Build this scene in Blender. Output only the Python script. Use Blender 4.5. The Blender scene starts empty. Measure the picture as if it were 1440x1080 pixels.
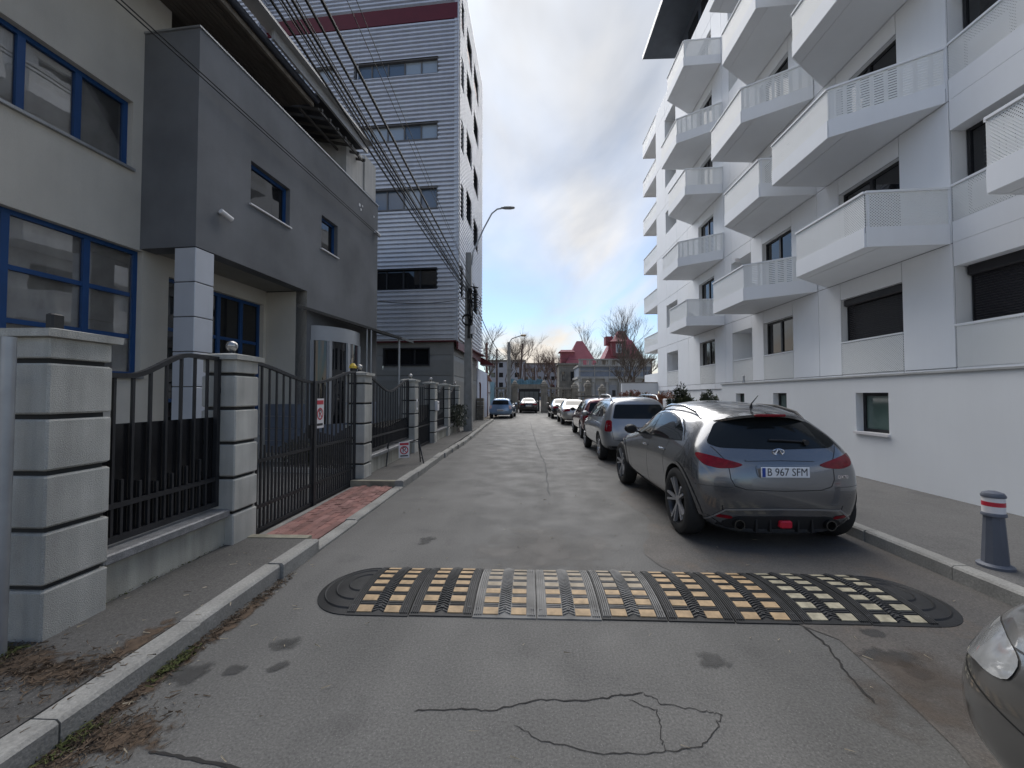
import bpy, bmesh, math, random
from mathutils import Vector, Matrix
from mathutils.bvhtree import BVHTree
from mathutils.geometry import delaunay_2d_cdt
R = math.radians
random.seed(7)
scene = bpy.context.scene
C = bpy.context.collection

# ------------------------------------------------------------ camera
cam_d = bpy.data.cameras.new('camera'); cam = bpy.data.objects.new('camera', cam_d); C.objects.link(cam)
cam_d.sensor_width = 36; cam_d.lens = 14.5; cam_d.clip_start = .05; cam_d.clip_end = 2000
cam.location = (0, 0, 1.7)
cam.rotation_euler = (R(90) + math.atan(16/580), 0, math.atan(23/580))
scene.camera = cam

# ------------------------------------------------------------ sky and sun
CLX, CLY = 5.1, 3.3
SUN_AZ, SUN_EL = -6, 54        # degrees from +Y (negative is left), elevation
w = bpy.data.worlds.new('World'); scene.world = w; w.use_nodes = True
nt = w.node_tree; nt.nodes.clear()
def wn(t, **k):
    n = nt.nodes.new(t)
    for a, b in k.items(): setattr(n, a, b)
    return n
def wmath(op, a, b=None, clamp=False):
    n = wn('ShaderNodeMath', operation=op, use_clamp=clamp)
    for i, v in enumerate((a, b)):
        if v is None: continue
        if isinstance(v, (int, float)): n.inputs[i].default_value = v
        else: nt.links.new(v, n.inputs[i])
    return n.outputs[0]
out = wn('ShaderNodeOutputWorld'); bg = wn('ShaderNodeBackground')
sky = wn('ShaderNodeTexSky', sky_type='NISHITA'); sky.sun_disc = False
sky.sun_elevation = R(SUN_EL); sky.sun_rotation = R(SUN_AZ); sky.air_density = 1.0; sky.dust_density = 1.2
tc = wn('ShaderNodeTexCoord'); sep = wn('ShaderNodeSeparateXYZ'); nt.links.new(tc.outputs['Generated'], sep.inputs[0])
zc = wmath('ADD', wmath('MAXIMUM', sep.outputs[2], 0.0), 0.16)
u = wmath('DIVIDE', sep.outputs[0], zc); v = wmath('DIVIDE', sep.outputs[1], zc)
comb = wn('ShaderNodeCombineXYZ'); nt.links.new(u, comb.inputs[0]); nt.links.new(v, comb.inputs[1])
def cloud(scale, rot, sc, loc, detail, rough, dist):
    mp = wn('ShaderNodeMapping'); nt.links.new(comb.outputs[0], mp.inputs[0]); mp.inputs['Rotation'].default_value = (0, 0, R(rot)); mp.inputs['Scale'].default_value = (*sc, 1); mp.inputs['Location'].default_value = (*loc, 0)
    n = wn('ShaderNodeTexNoise'); nt.links.new(mp.outputs[0], n.inputs['Vector']); n.inputs['Scale'].default_value = scale; n.inputs['Detail'].default_value = detail; n.inputs['Roughness'].default_value = rough; n.inputs['Distortion'].default_value = dist
    return n.outputs[0]
def ramp(src, p0, c0, p1, c1):
    r = wn('ShaderNodeValToRGB'); nt.links.new(src, r.inputs[0]); e = r.color_ramp.elements; e[0].position = p0; e[0].color = (*c0, 1); e[1].position = p1; e[1].color = (*c1, 1); return r.outputs[0]
cov = ramp(cloud(1.0, 62, (.9, .42), (CLX, CLY), 6, .50, .6), .42, (.06,.06,.06), .60, (1,1,1))
shade = ramp(cloud(1.5, 62, (1.2, .5), (3.1, .4), 6, .50, .5), .36, (3.7, 4.0, 4.6), .62, (6.55, 6.55, 6.6))
warm = wn('ShaderNodeMixRGB'); nt.links.new(shade, warm.inputs[1]); warm.inputs[2].default_value = (7.3, 6.4, 5.2, 1)
hz = wmath('SUBTRACT', 1.0, wmath('MULTIPLY', sep.outputs[2], 2.3), True)
nt.links.new(wmath('MULTIPLY', wmath('POWER', hz, 1.5), .9), warm.inputs[0])
skm = wn('ShaderNodeMixRGB', blend_type='MULTIPLY'); skm.inputs[0].default_value = 1; nt.links.new(sky.outputs[0], skm.inputs[1]); skm.inputs[2].default_value = (.82, 1.0, 1.16, 1)
mix = wn('ShaderNodeMixRGB'); nt.links.new(cov, mix.inputs[0]); nt.links.new(skm.outputs[0], mix.inputs[1]); nt.links.new(warm.outputs[0], mix.inputs[2])
nt.links.new(mix.outputs[0], bg.inputs[0]); bg.inputs[1].default_value = .075
nt.links.new(bg.outputs[0], out.inputs[0])
sd = bpy.data.lights.new('sun', 'SUN'); sun = bpy.data.objects.new('sun', sd); C.objects.link(sun)
sd.energy = 2.4; sd.angle = R(70); sd.color = (1, .96, .91)
_d = Vector((math.sin(R(SUN_AZ))*math.cos(R(SUN_EL)), math.cos(R(SUN_AZ))*math.cos(R(SUN_EL)), math.sin(R(SUN_EL))))
sun.rotation_euler = _d.to_track_quat('Z', 'Y').to_euler(); sun.location = (-20, 20, 40)
scene.view_settings.view_transform = 'Standard'; scene.view_settings.look = 'None'
scene.view_settings.gamma = 1; scene.view_settings.exposure = .92; scene.view_settings.use_curve_mapping = False

# ------------------------------------------------------------ materials
MATS = {}
def mat(name, col, rough=.7, var=.12, scale=2.0, bump=0., bscale=80., metal=0., spec=.4, coat=0., grime=0., speck=0., aniso=None):
    if name in MATS: return MATS[name]
    m = bpy.data.materials.new(name); m.use_nodes = True; t = m.node_tree; b = t.nodes['Principled BSDF']; L = t.links.new
    b.inputs['Roughness'].default_value = rough; b.inputs['Metallic'].default_value = metal; b.inputs['Specular IOR Level'].default_value = spec
    b.inputs['Coat Weight'].default_value = coat; b.inputs['Coat Roughness'].default_value = .04
    g = t.nodes.new('ShaderNodeNewGeometry'); pos = g.outputs['Position']
    if aniso:
        mp = t.nodes.new('ShaderNodeMapping'); L(pos, mp.inputs[0]); mp.inputs['Scale'].default_value = aniso; pos = mp.outputs[0]
    base = None
    def mul(prev, fac_node, lo, hi):
        mr = t.nodes.new('ShaderNodeMapRange'); L(fac_node, mr.inputs[0]); mr.inputs[1].default_value = .3; mr.inputs[2].default_value = .7; mr.inputs[3].default_value = lo; mr.inputs[4].default_value = hi
        mx = t.nodes.new('ShaderNodeMixRGB'); mx.blend_type = 'MULTIPLY'; mx.inputs[0].default_value = 1
        if prev is None: mx.inputs[1].default_value = (*col, 1)
        else: L(prev, mx.inputs[1])
        L(mr.outputs[0], mx.inputs[2]); return mx.outputs[0]
    def noise(s, d=4, vec=None):
        n = t.nodes.new('ShaderNodeTexNoise'); L(vec or pos, n.inputs['Vector']); n.inputs['Scale'].default_value = s; n.inputs['Detail'].default_value = d; return n.outputs[0]
    if var:
        base = mul(base, noise(scale, 5), 1-var, 1+var)
    if speck:
        base = mul(base, noise(bscale, 2), 1-speck, 1+speck)
    if grime:      # vertical streaks of dirt
        mp = t.nodes.new('ShaderNodeMapping'); L(g.outputs['Position'], mp.inputs[0]); mp.inputs['Scale'].default_value = (6, 6, .5)
        base = mul(base, noise(1.2, 5, mp.outputs[0]), 1-grime, 1+grime*.4)
    if base is not None: L(base, b.inputs['Base Color'])
    else: b.inputs['Base Color'].default_value = (*col, 1)
    if bump:
        bn = t.nodes.new('ShaderNodeBump'); bn.inputs['Strength'].default_value = bump; bn.inputs['Distance'].default_value = .01
        L(noise(bscale, 3), bn.inputs['Height']); L(bn.outputs[0], b.inputs['Normal'])
    MATS[name] = m; return m
def glass_mat(name, tint, rough=.02, trans=.0, ior=1.5, spec=.75):
    if name in MATS: return MATS[name]
    m = bpy.data.materials.new(name); m.use_nodes = True; t = m.node_tree; b = t.nodes['Principled BSDF']
    b.inputs['Base Color'].default_value = (*tint, 1); b.inputs['Roughness'].default_value = rough; b.inputs['IOR'].default_value = ior
    b.inputs['Specular IOR Level'].default_value = spec
    # faint unevenness, so that reflections are not mirror straight
    g = t.nodes.new('ShaderNodeNewGeometry'); n = t.nodes.new('ShaderNodeTexNoise'); n.inputs['Scale'].default_value = 1.3
    t.links.new(g.outputs['Position'], n.inputs['Vector']); bn = t.nodes.new('ShaderNodeBump'); bn.inputs['Strength'].default_value = .05; bn.inputs['Distance'].default_value = .05
    t.links.new(n.outputs[0], bn.inputs['Height']); t.links.new(bn.outputs[0], b.inputs['Normal'])
    if trans:
        o = t.nodes['Material Output']; tr = t.nodes.new('ShaderNodeBsdfTransparent'); tr.inputs[0].default_value = (trans, trans, trans, 1)
        fr = t.nodes.new('ShaderNodeLayerWeight'); fr.inputs[0].default_value = .3; gl = t.nodes.new('ShaderNodeBsdfGlossy'); gl.inputs['Roughness'].default_value = .02; t.links.new(bn.outputs[0], gl.inputs['Normal'])
        mr = t.nodes.new('ShaderNodeMapRange'); t.links.new(fr.outputs['Fresnel'], mr.inputs[0]); mr.inputs[3].default_value = .07; mr.inputs[4].default_value = .9
        mx = t.nodes.new('ShaderNodeMixShader'); t.links.new(mr.outputs[0], mx.inputs[0]); t.links.new(tr.outputs[0], mx.inputs[1]); t.links.new(gl.outputs[0], mx.inputs[2]); t.links.new(mx.outputs[0], o.inputs[0])
    MATS[name] = m; return m
def perf_mat(name, col, cell=.048, fill=.5):
    """sheet metal with rows of punched slots, open where punched"""
    if name in MATS: return MATS[name]
    m = bpy.data.materials.new(name); m.use_nodes = True; t = m.node_tree; b = t.nodes['Principled BSDF']; L = t.links.new
    b.inputs['Base Color'].default_value = (*col, 1); b.inputs['Roughness'].default_value = .45
    g = t.nodes.new('ShaderNodeNewGeometry'); s = t.nodes.new('ShaderNodeSeparateXYZ'); L(g.outputs['Position'], s.inputs[0])
    def M(op, a, bb=0):
        n = t.nodes.new('ShaderNodeMath'); n.operation = op
        for i, q in enumerate((a, bb)):
            if isinstance(q, (int, float)): n.inputs[i].default_value = q
            else: L(q, n.inputs[i])
        return n.outputs[0]
    hh = M('ADD', M('MULTIPLY', s.outputs[0], .8), s.outputs[1])
    row = M('FLOOR', M('DIVIDE', s.outputs[2], cell*.62))
    fz = M('FRACT', M('DIVIDE', s.outputs[2], cell*.62))
    fx = M('FRACT', M('ADD', M('DIVIDE', hh, cell), M('MULTIPLY', row, .5)))
    hole = M('MULTIPLY', M('LESS_THAN', fx, fill), M('LESS_THAN', fz, fill))
    tr = t.nodes.new('ShaderNodeBsdfTransparent'); mx = t.nodes.new('ShaderNodeMixShader'); L(hole, mx.inputs[0]); L(b.outputs[0], mx.inputs[1]); L(tr.outputs[0], mx.inputs[2]); L(mx.outputs[0], t.nodes['Material Output'].inputs[0])
    MATS[name] = m; return m

# ------------------------------------------------------------ mesh helpers
def tag(o, label=None, cat=None, group=None, kind=None):
    if label: o['label'] = label
    if cat: o['category'] = cat
    if group: o['group'] = group
    if kind: o['kind'] = kind
    return o
def empty(name, loc=(0, 0, 0), rz=0, label=None, cat=None, group=None):
    o = bpy.data.objects.new(name, None); C.objects.link(o); o.location = loc; o.rotation_euler = (0, 0, rz); o.empty_display_size = .2
    return tag(o, label, cat, group)
def link(name, me, m=None, parent=None, loc=None, rz=None):
    o = bpy.data.objects.new(name, me); C.objects.link(o)
    if m is not None and not me.materials: me.materials.append(m)
    if parent is not None: o.parent = parent
    if loc is not None: o.location = loc
    if rz is not None: o.rotation_euler = (0, 0, rz)
    return o
class MB:
    def __init__(s): s.v = []; s.f = []
    def add(s, vs, fs):
        n = len(s.v); s.v += [tuple(p) for p in vs]; s.f += [tuple(i+n for i in f) for f in fs]; return s
    def box(s, x0, x1, y0, y1, z0, z1):
        if x0 > x1: x0, x1 = x1, x0
        if y0 > y1: y0, y1 = y1, y0
        return s.add([(x0,y0,z0),(x1,y0,z0),(x1,y1,z0),(x0,y1,z0),(x0,y0,z1),(x1,y0,z1),(x1,y1,z1),(x0,y1,z1)],
                     [(0,3,2,1),(4,5,6,7),(0,1,5,4),(1,2,6,5),(2,3,7,6),(3,0,4,7)])
    def bbox(s, x0, x1, y0, y1, z0, z1, b):      # box with chamfered vertical and horizontal edges
        if x0 > x1: x0, x1 = x1, x0
        if y0 > y1: y0, y1 = y1, y0
        def ring(i, z): return [(x0+i+b,y0+i,z),(x1-i-b,y0+i,z),(x1-i,y0+i+b,z),(x1-i,y1-i-b,z),(x1-i-b,y1-i,z),(x0+i+b,y1-i,z),(x0+i,y1-i-b,z),(x0+i,y0+i+b,z)]
        vs = ring(b, z0)+ring(0, z0+b)+ring(0, z1-b)+ring(b, z1); fs = [tuple(range(7,-1,-1)), tuple(range(24,32))]
        for k in range(3):
            for i in range(8): j = (i+1) % 8; fs.append((k*8+i, k*8+j, k*8+8+j, k*8+8+i))
        return s.add(vs, fs)
    def obox(s, p0, p1, wd, ht, up=(0,0,1)):     # bar from p0 to p1
        p0 = Vector(p0); p1 = Vector(p1); d = (p1-p0).normalized(); upv = Vector(up)
        if abs(d.dot(upv)) > .99: upv = Vector((0,1,0))
        a = d.cross(upv).normalized()*wd/2; b = a.cross(d).normalized()*ht/2
        return s.add([p0-a-b,p0+a-b,p0+a+b,p0-a+b,p1-a-b,p1+a-b,p1+a+b,p1-a+b],[(0,1,2,3),(7,6,5,4),(1,0,4,5),(2,1,5,6),(3,2,6,7),(0,3,7,4)])
    def tube(s, pts, r, n=8, cap=True):
        pts = [Vector(p) for p in pts]; rs = r if isinstance(r, (list, tuple)) else [r]*len(pts); vs = []; fs = []; ref = None
        for i, p in enumerate(pts):
            d = (pts[min(i+1,len(pts)-1)]-pts[max(i-1,0)]).normalized()
            if ref is None: ref = Vector((0,0,1)) if abs(d.z) < .9 else Vector((1,0,0))
            a = d.cross(ref)
            if a.length < 1e-4: a = d.orthogonal()
            a.normalize(); b = d.cross(a); ref = -b if False else ref
            for k in range(n): t = 2*math.pi*k/n; vs.append(p+(a*math.cos(t)+b*math.sin(t))*rs[i])
        for i in range(len(pts)-1):
            for k in range(n): j = (k+1) % n; fs.append((i*n+k, i*n+j, i*n+n+j, i*n+n+k))
        if cap: fs += [tuple(range(n-1,-1,-1)), tuple(range((len(pts)-1)*n, len(pts)*n))]
        return s.add(vs, fs)
    def lathe(s, prof, c=(0,0,0), n=24, axis='z', cap=True):
        vs = []; fs = []
        for r, h in prof:
            for k in range(n):
                t = 2*math.pi*k/n; a = r*math.cos(t); b = r*math.sin(t)
                vs.append((c[0]+a, c[1]+b, c[2]+h) if axis == 'z' else (c[0]+h, c[1]+a, c[2]+b) if axis == 'x' else (c[0]+b, c[1]+h, c[2]+a))
        m = len(prof)
        for i in range(m-1):
            for k in range(n): j = (k+1) % n; fs.append((i*n+k, i*n+j, i*n+n+j, i*n+n+k))
        if cap and prof[0][0] > 1e-5: fs.append(tuple(range(n-1,-1,-1)))
        if cap and prof[-1][0] > 1e-5: fs.append(tuple(range((m-1)*n, m*n)))
        return s.add(vs, fs)
    def prism(s, poly, z0, z1):
        n = len(poly); vs = [(x,y,z0) for x,y in poly]+[(x,y,z1) for x,y in poly]
        return s.add(vs, [tuple(range(n-1,-1,-1)), tuple(range(n,2*n))]+[(i,(i+1)%n,n+(i+1)%n,n+i) for i in range(n)])
    def sphere(s, c, r, n=14):
        return s.lathe([(max(1e-6, r*math.sin(math.pi*i/10)), -r*math.cos(math.pi*i/10)) for i in range(11)], c, n)
    def mesh(s, name, m=None, smooth=False):
        me = bpy.data.meshes.new(name); me.from_pydata(s.v, [], s.f); me.update()
        if smooth:
            for p in me.polygons: p.use_smooth = True
            try: me.set_sharp_from_angle(angle=R(38))
            except Exception: pass
        if m: me.materials.append(m)
        return me
    def build(s, name, m, parent=None, smooth=False, loc=None, rz=None): return link(name, s.mesh(name, m, smooth), None, parent, loc, rz)
def part(name, m, parent, *box, b=0):
    k = MB(); (k.bbox(*box, b) if b else k.box(*box)); return k.build(name, m, parent)
def text_part(name, body, size, m, parent, loc, rot, depth=.002, align='CENTER', sx=1):
    cu = bpy.data.curves.new(name, 'FONT'); cu.body = body; cu.size = size; cu.extrude = depth; cu.align_x = align; cu.align_y = 'CENTER'; cu.resolution_u = 3
    t = bpy.data.objects.new(name, cu); C.objects.link(t); dg = bpy.context.evaluated_depsgraph_get()
    me = bpy.data.meshes.new_from_object(t.evaluated_get(dg)); bpy.data.objects.remove(t); bpy.data.curves.remove(cu)
    o = link(name, me, m, parent, loc); o.rotation_euler = rot; o.scale = (sx, 1, 1); return o
def chaikin(p, n=2):
    for _ in range(n):
        q = []
        for i in range(len(p)):
            a = p[i]; b = p[(i+1) % len(p)]
            q += [(a[0]*.75+b[0]*.25, a[1]*.75+b[1]*.25), (a[0]*.25+b[0]*.75, a[1]*.25+b[1]*.75)]
        p = q
    return p
def inpoly(x, y, p):
    c = False; j = len(p)-1
    for i in range(len(p)):
        if (p[i][1] > y) != (p[j][1] > y) and x < (p[j][0]-p[i][0])*(y-p[i][1])/(p[j][1]-p[i][1])+p[i][0]: c = not c
        j = i
    return c

# ------------------------------------------------------------ palette
def asphalt(name, c1, c2, c3, rough=.7, tracks=.16):
    """worn asphalt: aggregate grain, pale stones, broad mottling, wheel tracks along the street"""
    m = bpy.data.materials.new(name); m.use_nodes = True; t = m.node_tree; b = t.nodes['Principled BSDF']; L = t.links.new
    b.inputs['Specular IOR Level'].default_value = .45
    g = t.nodes.new('ShaderNodeNewGeometry'); P = g.outputs['Position']
    def noise(s, d=4, sc=None, ro=.5):
        v = P
        if sc: mp = t.nodes.new('ShaderNodeMapping'); L(P, mp.inputs[0]); mp.inputs['Scale'].default_value = sc; v = mp.outputs[0]
        n = t.nodes.new('ShaderNodeTexNoise'); L(v, n.inputs['Vector']); n.inputs['Scale'].default_value = s; n.inputs['Detail'].default_value = d; n.inputs['Roughness'].default_value = ro; return n.outputs[0]
    def rng(src, a, b_, lo, hi):
        r = t.nodes.new('ShaderNodeMapRange'); L(src, r.inputs[0])
        for i_, q in enumerate((a, b_, lo, hi)): r.inputs[i_+1].default_value = q
        return r.outputs[0]
    def mixc(f, a, b_, mode='MIX'):
        x = t.nodes.new('ShaderNodeMixRGB'); x.blend_type = mode
        for i_, q in enumerate((f, a, b_)):
            if isinstance(q, (int, float)): x.inputs[i_].default_value = q
            elif isinstance(q, tuple): x.inputs[i_].default_value = (*q, 1)
            else: L(q, x.inputs[i_])
        return x.outputs[0]
    c = mixc(rng(noise(.55, 6), .42, .6, 0, 1), c1, c2)
    c = mixc(rng(noise(1.7, 7, ro=.6), .55, .68, 0, .8), c, c3)
    c = mixc(1, c, rng(noise(1.0, 3, (1.5, .06, 1)), .3, .7, 1-tracks, 1+tracks), 'MULTIPLY')
    c = mixc(1, c, rng(noise(70, 3, ro=.7), .3, .7, .62, 1.38), 'MULTIPLY')
    vo = t.nodes.new('ShaderNodeTexVoronoi'); L(P, vo.inputs['Vector']); vo.inputs['Scale'].default_value = 55
    c = mixc(rng(vo.outputs['Distance'], .10, .16, .35, 0), c, (.36, .35, .33))
    L(c, b.inputs['Base Color']); L(rng(noise(2.2, 4), .3, .7, rough-.10, rough+.12), b.inputs['Roughness'])
    bn = t.nodes.new('ShaderNodeBump'); bn.inputs['Strength'].default_value = .45; bn.inputs['Distance'].default_value = .006; L(noise(150, 4, ro=.65), bn.inputs['Height']); L(bn.outputs[0], b.inputs['Normal'])
    MATS[name] = m; return m
def soft_mat(name, col, lo=.42, hi=.62, scale=14, rough=.85, mx_=.9):
    """dust or stain: lies on a surface and thins out unevenly"""
    m = mat(name, col, rough, .3, scale); t = m.node_tree; b = t.nodes['Principled BSDF']; g = t.nodes.new('ShaderNodeNewGeometry'); n = t.nodes.new('ShaderNodeTexNoise'); n.inputs['Scale'].default_value = scale; n.inputs['Detail'].default_value = 6; t.links.new(g.outputs['Position'], n.inputs['Vector'])
    tc_ = t.nodes.new('ShaderNodeTexCoord'); gr = t.nodes.new('ShaderNodeTexGradient'); gr.gradient_type = 'SPHERICAL'; t.links.new(tc_.outputs['Object'], gr.inputs[0])
    mu = t.nodes.new('ShaderNodeMath'); mu.operation = 'MULTIPLY_ADD'; t.links.new(gr.outputs['Fac'], mu.inputs[0]); mu.inputs[1].default_value = .5; t.links.new(n.outputs[0], mu.inputs[2])
    r = t.nodes.new('ShaderNodeMapRange'); t.links.new(mu.outputs[0], r.inputs[0]); r.inputs[1].default_value = lo+.2; r.inputs[2].default_value = hi+.25; r.inputs[3].default_value = 0; r.inputs[4].default_value = mx_
    t.links.new(r.outputs[0], b.inputs['Alpha']); return m
ASPH = asphalt('asphalt', (.101,.098,.091), (.122,.118,.110), (.085,.082,.077))
ASPH2 = asphalt('pavement_asphalt', (.080,.076,.070), (.100,.095,.088), (.065,.062,.058), .78, .06)
ASPH3 = asphalt('patch_reflection_asphalt', (.098,.088,.078), (.082,.078,.073), (.112,.088,.068), .70, .08)
KERB = mat('kerb_concrete', (.27,.262,.24), .85, .2, 3, .35, 60, speck=.15)
GRAN = mat('granular_render', (.47,.46,.42), .9, .16, 2.2, .8, 150, speck=.14, grime=.24)
DARKJ = mat('dark_joint', (.035,.035,.033), .9, .1)
IRON = mat('dark_iron_paint', (.022,.022,.024), .5, .2, 8, .08, 60, spec=.4)
STONE = mat('granite_cap', (.20,.20,.20), .45, .25, 12, .15, 120, speck=.35)
PLRD = mat('plinth_render', (.37,.36,.31), .9, .2, 2, .5, 90, grime=.3)
BEIGE = mat('beige_render', (.53,.50,.44), .92, .07, 1.2, .55, 160, speck=.06, grime=.03)
GREYR = mat('charcoal_render', (.150,.155,.163), .9, .2, .8, .5, 160, speck=.06, grime=.025)
BLUE = mat('blue_window_frame', (.010,.055,.17), .4, .08, 3)
PANELG = mat('pale_grey_cladding', (.48,.50,.54), .4, .05, 2, metal=.2)
BGCLAD = mat('blue_grey_cladding', (.16,.18,.22), .45, .06, 2)
GLD = glass_mat('dark_window_glass', (.012,.013,.015))
GLC = glass_mat('car_glass', (.010,.012,.013), .03, spec=.22)
GLT = glass_mat('clear_window_glass', (.02,.025,.028), .02, .93)
GLCUR = glass_mat('curtained_window_glass', (.30,.36,.43), .06)
SOFF = mat('brown_soffit', (.10,.085,.070), .8, .25, 2, .2, 30, aniso=(6, .6, 1))
GALV = mat('galvanised_steel', (.34,.35,.36), .45, .12, 5, metal=.6)
CORR = mat('silver_corrugated_sheet', (.58,.60,.645), .42, .05, 1.5, metal=.4, grime=.06)
REDS = mat('dark_red_sheet', (.10,.008,.014), .45, .08, 2)
LAPD = mat('grey_lap_siding', (.22,.22,.21), .5, .06, 2, metal=.3)
WHITE = mat('white_panel', (.80,.815,.835), .55, .025, .8, spec=.35, grime=.012)
WREND = mat('white_render', (.77,.785,.795), .85, .03, .7, .3, 140, grime=.015)
SOFW = mat('white_soffit', (.72,.735,.75), .7, .03, 1)
PERF = perf_mat('perforated_white_sheet', (.80,.81,.80))
FRAMED = mat('anthracite_frame', (.018,.019,.022), .45, .05)
SHUT = mat('black_roller_shutter', (.016,.015,.018), .5, .08, 3)
RUBB = mat('black_rubber', (.022,.022,.022), .55, .25, 6, .2, 90)
TYRE = mat('tyre_rubber', (.02,.02,.02), .75, .2, 9, .2, 80)
BLKP = mat('black_plastic', (.015,.015,.016), .5, .1, 5, .1, 150)
CHROM = mat('chrome', (.75,.75,.76), .12, .0, metal=1)
ALLOY = mat('alloy_metal', (.45,.45,.46), .3, .05, 4, metal=.9)
REDL = mat('red_lamp_plastic', (.16,.004,.010), .22, .3, 25, spec=.25)
PLATEW = mat('plate_white', (.75,.76,.78), .35, .02)
PLATEB = mat('plate_blue', (.02,.06,.30), .4, .02)
INK = mat('black_ink', (.012,.012,.014), .5, 0)
CONC = mat('pole_concrete', (.27,.265,.25), .9, .18, 3, .4, 50, grime=.2)
BARK = mat('bare_bark', (.115,.095,.08), .95, .25, 4)
CABLE = mat('cable_black', (.012,.012,.013), .6, 0)
SIGNW = mat('sign_white', (.72,.70,.70), .4, .05)
SIGNR = mat('sign_red', (.50,.03,.05), .4, .05)
# ============================================================ ground
def sheet(name, m, x0, x1, y0, y1, z, kind='structure'):
    o = MB().add([(x0,y0,z),(x1,y0,z),(x1,y1,z),(x0,y1,z)], [(0,1,2,3)]).build(name, m); tag(o, kind=kind); return o
DIRT = mat('bare_ground', (.16,.14,.115), .95, .3, .4, .4, 20)
tag(sheet('ground', DIRT, -400, 400, -200, 700, -.03), 'bare ground around the street', None)
road = sheet('road', ASPH, -2.45, 4.05, -8, 41, 0)
# brown asphalt patch, wavy edged; along the cars it paints in their dark reflection
pe = [(1.75+.35*math.sin(y*.9)+.2*math.sin(y*2.3+1)+random.uniform(-.06,.06), y) for y in [i*.3-3 for i in range(50)]]
pp = pe+[(3.895, 11.7), (3.895, -3)]
o = MB().add([(x,y,.004) for x,y in pp], [tuple(range(len(pp)))]).build('asphalt_patch', ASPH3, road)
def ribbon(pts, wd, z, jit=.3):
    k = MB(); vs = []; n = len(pts)
    for i, p in enumerate(pts):
        a = Vector(pts[max(0,i-1)]); b = Vector(pts[min(n-1,i+1)]); d = (b-a); d = Vector((-d.y, d.x)); d.normalize()
        ww = wd*(1+random.uniform(-jit,jit))*(0.35 if i in (0,n-1) else 1)/2
        vs += [(p[0]-d.x*ww, p[1]-d.y*ww, z), (p[0]+d.x*ww, p[1]+d.y*ww, z)]
    return k.add(vs, [(2*i,2*i+1,2*i+3,2*i+2) for i in range(n-1)])
def wob(pts, n=10, amp=.02):
    q = []
    for i in range(len(pts)-1):
        for k in range(n):
            t = k/n; q.append((pts[i][0]*(1-t)+pts[i+1][0]*t+random.uniform(-amp,amp), pts[i][1]*(1-t)+pts[i+1][1]*t+random.uniform(-amp,amp)))
    return q+[pts[-1]]
def gp(x, y, z=0.):            # pixel of the photograph to a point on the ground plane
    F = 580.; p = math.atan(16/F); yw = math.atan(23/F)
    a = (x-720)/F; b = (540-y)/F; dy = math.cos(p)-b*math.sin(p); dz = math.sin(p)+b*math.cos(p)
    X = math.cos(yw)*a-math.sin(yw)*dy; Y = math.sin(yw)*a+math.cos(yw)*dy; t = (z-1.7)/dz
    return (X*t, Y*t)
CRACK = mat('crack_dark', (.03,.028,.026), .95, .1)
for px in ([(580,1000),(640,998),(690,1000),(760,985),(830,985),(870,978),(905,974)], [(905,974),(930,990),(985,1000),(1014,1005),(1008,1025),(985,1050),(930,1058),(850,1062),(770,1045),(722,1020)], [(885,984),(925,1000),(928,1030),(935,1058)]):
    ribbon(wob([gp(*p) for p in px], 7, .010), .005 if px[0][0] != 580 else .008, .003).build('crack', CRACK, road)
ribbon(wob([gp(*p) for p in ((210,1057),(260,1066),(330,1080),(420,1105))], 8, .004), .016, .003).build('crack', CRACK, road)
ribbon(wob([gp(*p) for p in ((1130,882),(1165,910),(1185,940),(1230,990))], 8, .008), .012, .0065).build('crack', CRACK, road)
ribbon(wob([(.35,7),(.42,10),(.3,14),(.2,20),(.1,27)], 12, .02), .035, .003).build('crack', mat('sealed_seam',(.085,.085,.083),.8,.2), road)
# oil stains: flat dark blotches
STAIN = soft_mat('oil_stain', (.05,.049,.047), .40, .55, 9, .6, .7)
def blot(name, m, x, y, z, rx, ry, par, rz=0):
    n = 20; o = MB().add([(math.cos(t*6.2832/n), math.sin(t*6.2832/n), 0) for t in range(n)], [tuple(range(n))]).build(name, m, par, False, (x, y, z), rz); o.scale = (rx, ry, 1); return o
for px, r in (((405,905),.09),((330,942),.06),((270,948),.13),((388,940),.06),((1225,890),.08),((1250,925),.14),((1290,945),.12),((1000,930),.1),((600,760),.12)):
    c = gp(*px); blot('oil_stain', STAIN, c[0], c[1], .0055, r*1.5, r, road, random.uniform(0,1))
RUST = soft_mat('brown_stain', (.10,.078,.060), .42, .66, 5, .85, .45)
for x, y, a, b in ((2.35,2.55,.8,.4),(2.9,2.3,.6,.35)): blot('brown_stain', RUST, x, y, .0062, a, b, road, .5)
SOIL = soft_mat('brown_soil', (.085,.058,.038), .36, .56, 16, .95, .95)
for x, y, a, b in ((-2.05,2.02,.34,.14),(-2.22,2.4,.09,.5),(-2.2,3.1,.07,.6),(-2.2,1.75,.16,.3)): blot('brown_soil', SOIL, x, y, .0045, a, b, road)
SLICK = soft_mat('dusty_film', (.22,.205,.185), .34, .62, 3, .9, .5); blot('dusty_film', SLICK, .2, 4.6, .0035, .9, .8, road)
# white bay marking
part('road_marking', mat('worn_road_paint', (.45,.44,.42), .7, .25, 6), road, 1.05, 1.95, 17.6, 17.75, .001, .005)
part('road_marking', MATS['worn_road_paint'], road, 1.1, 1.9, 23.4, 23.5, .001, .005)

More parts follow.
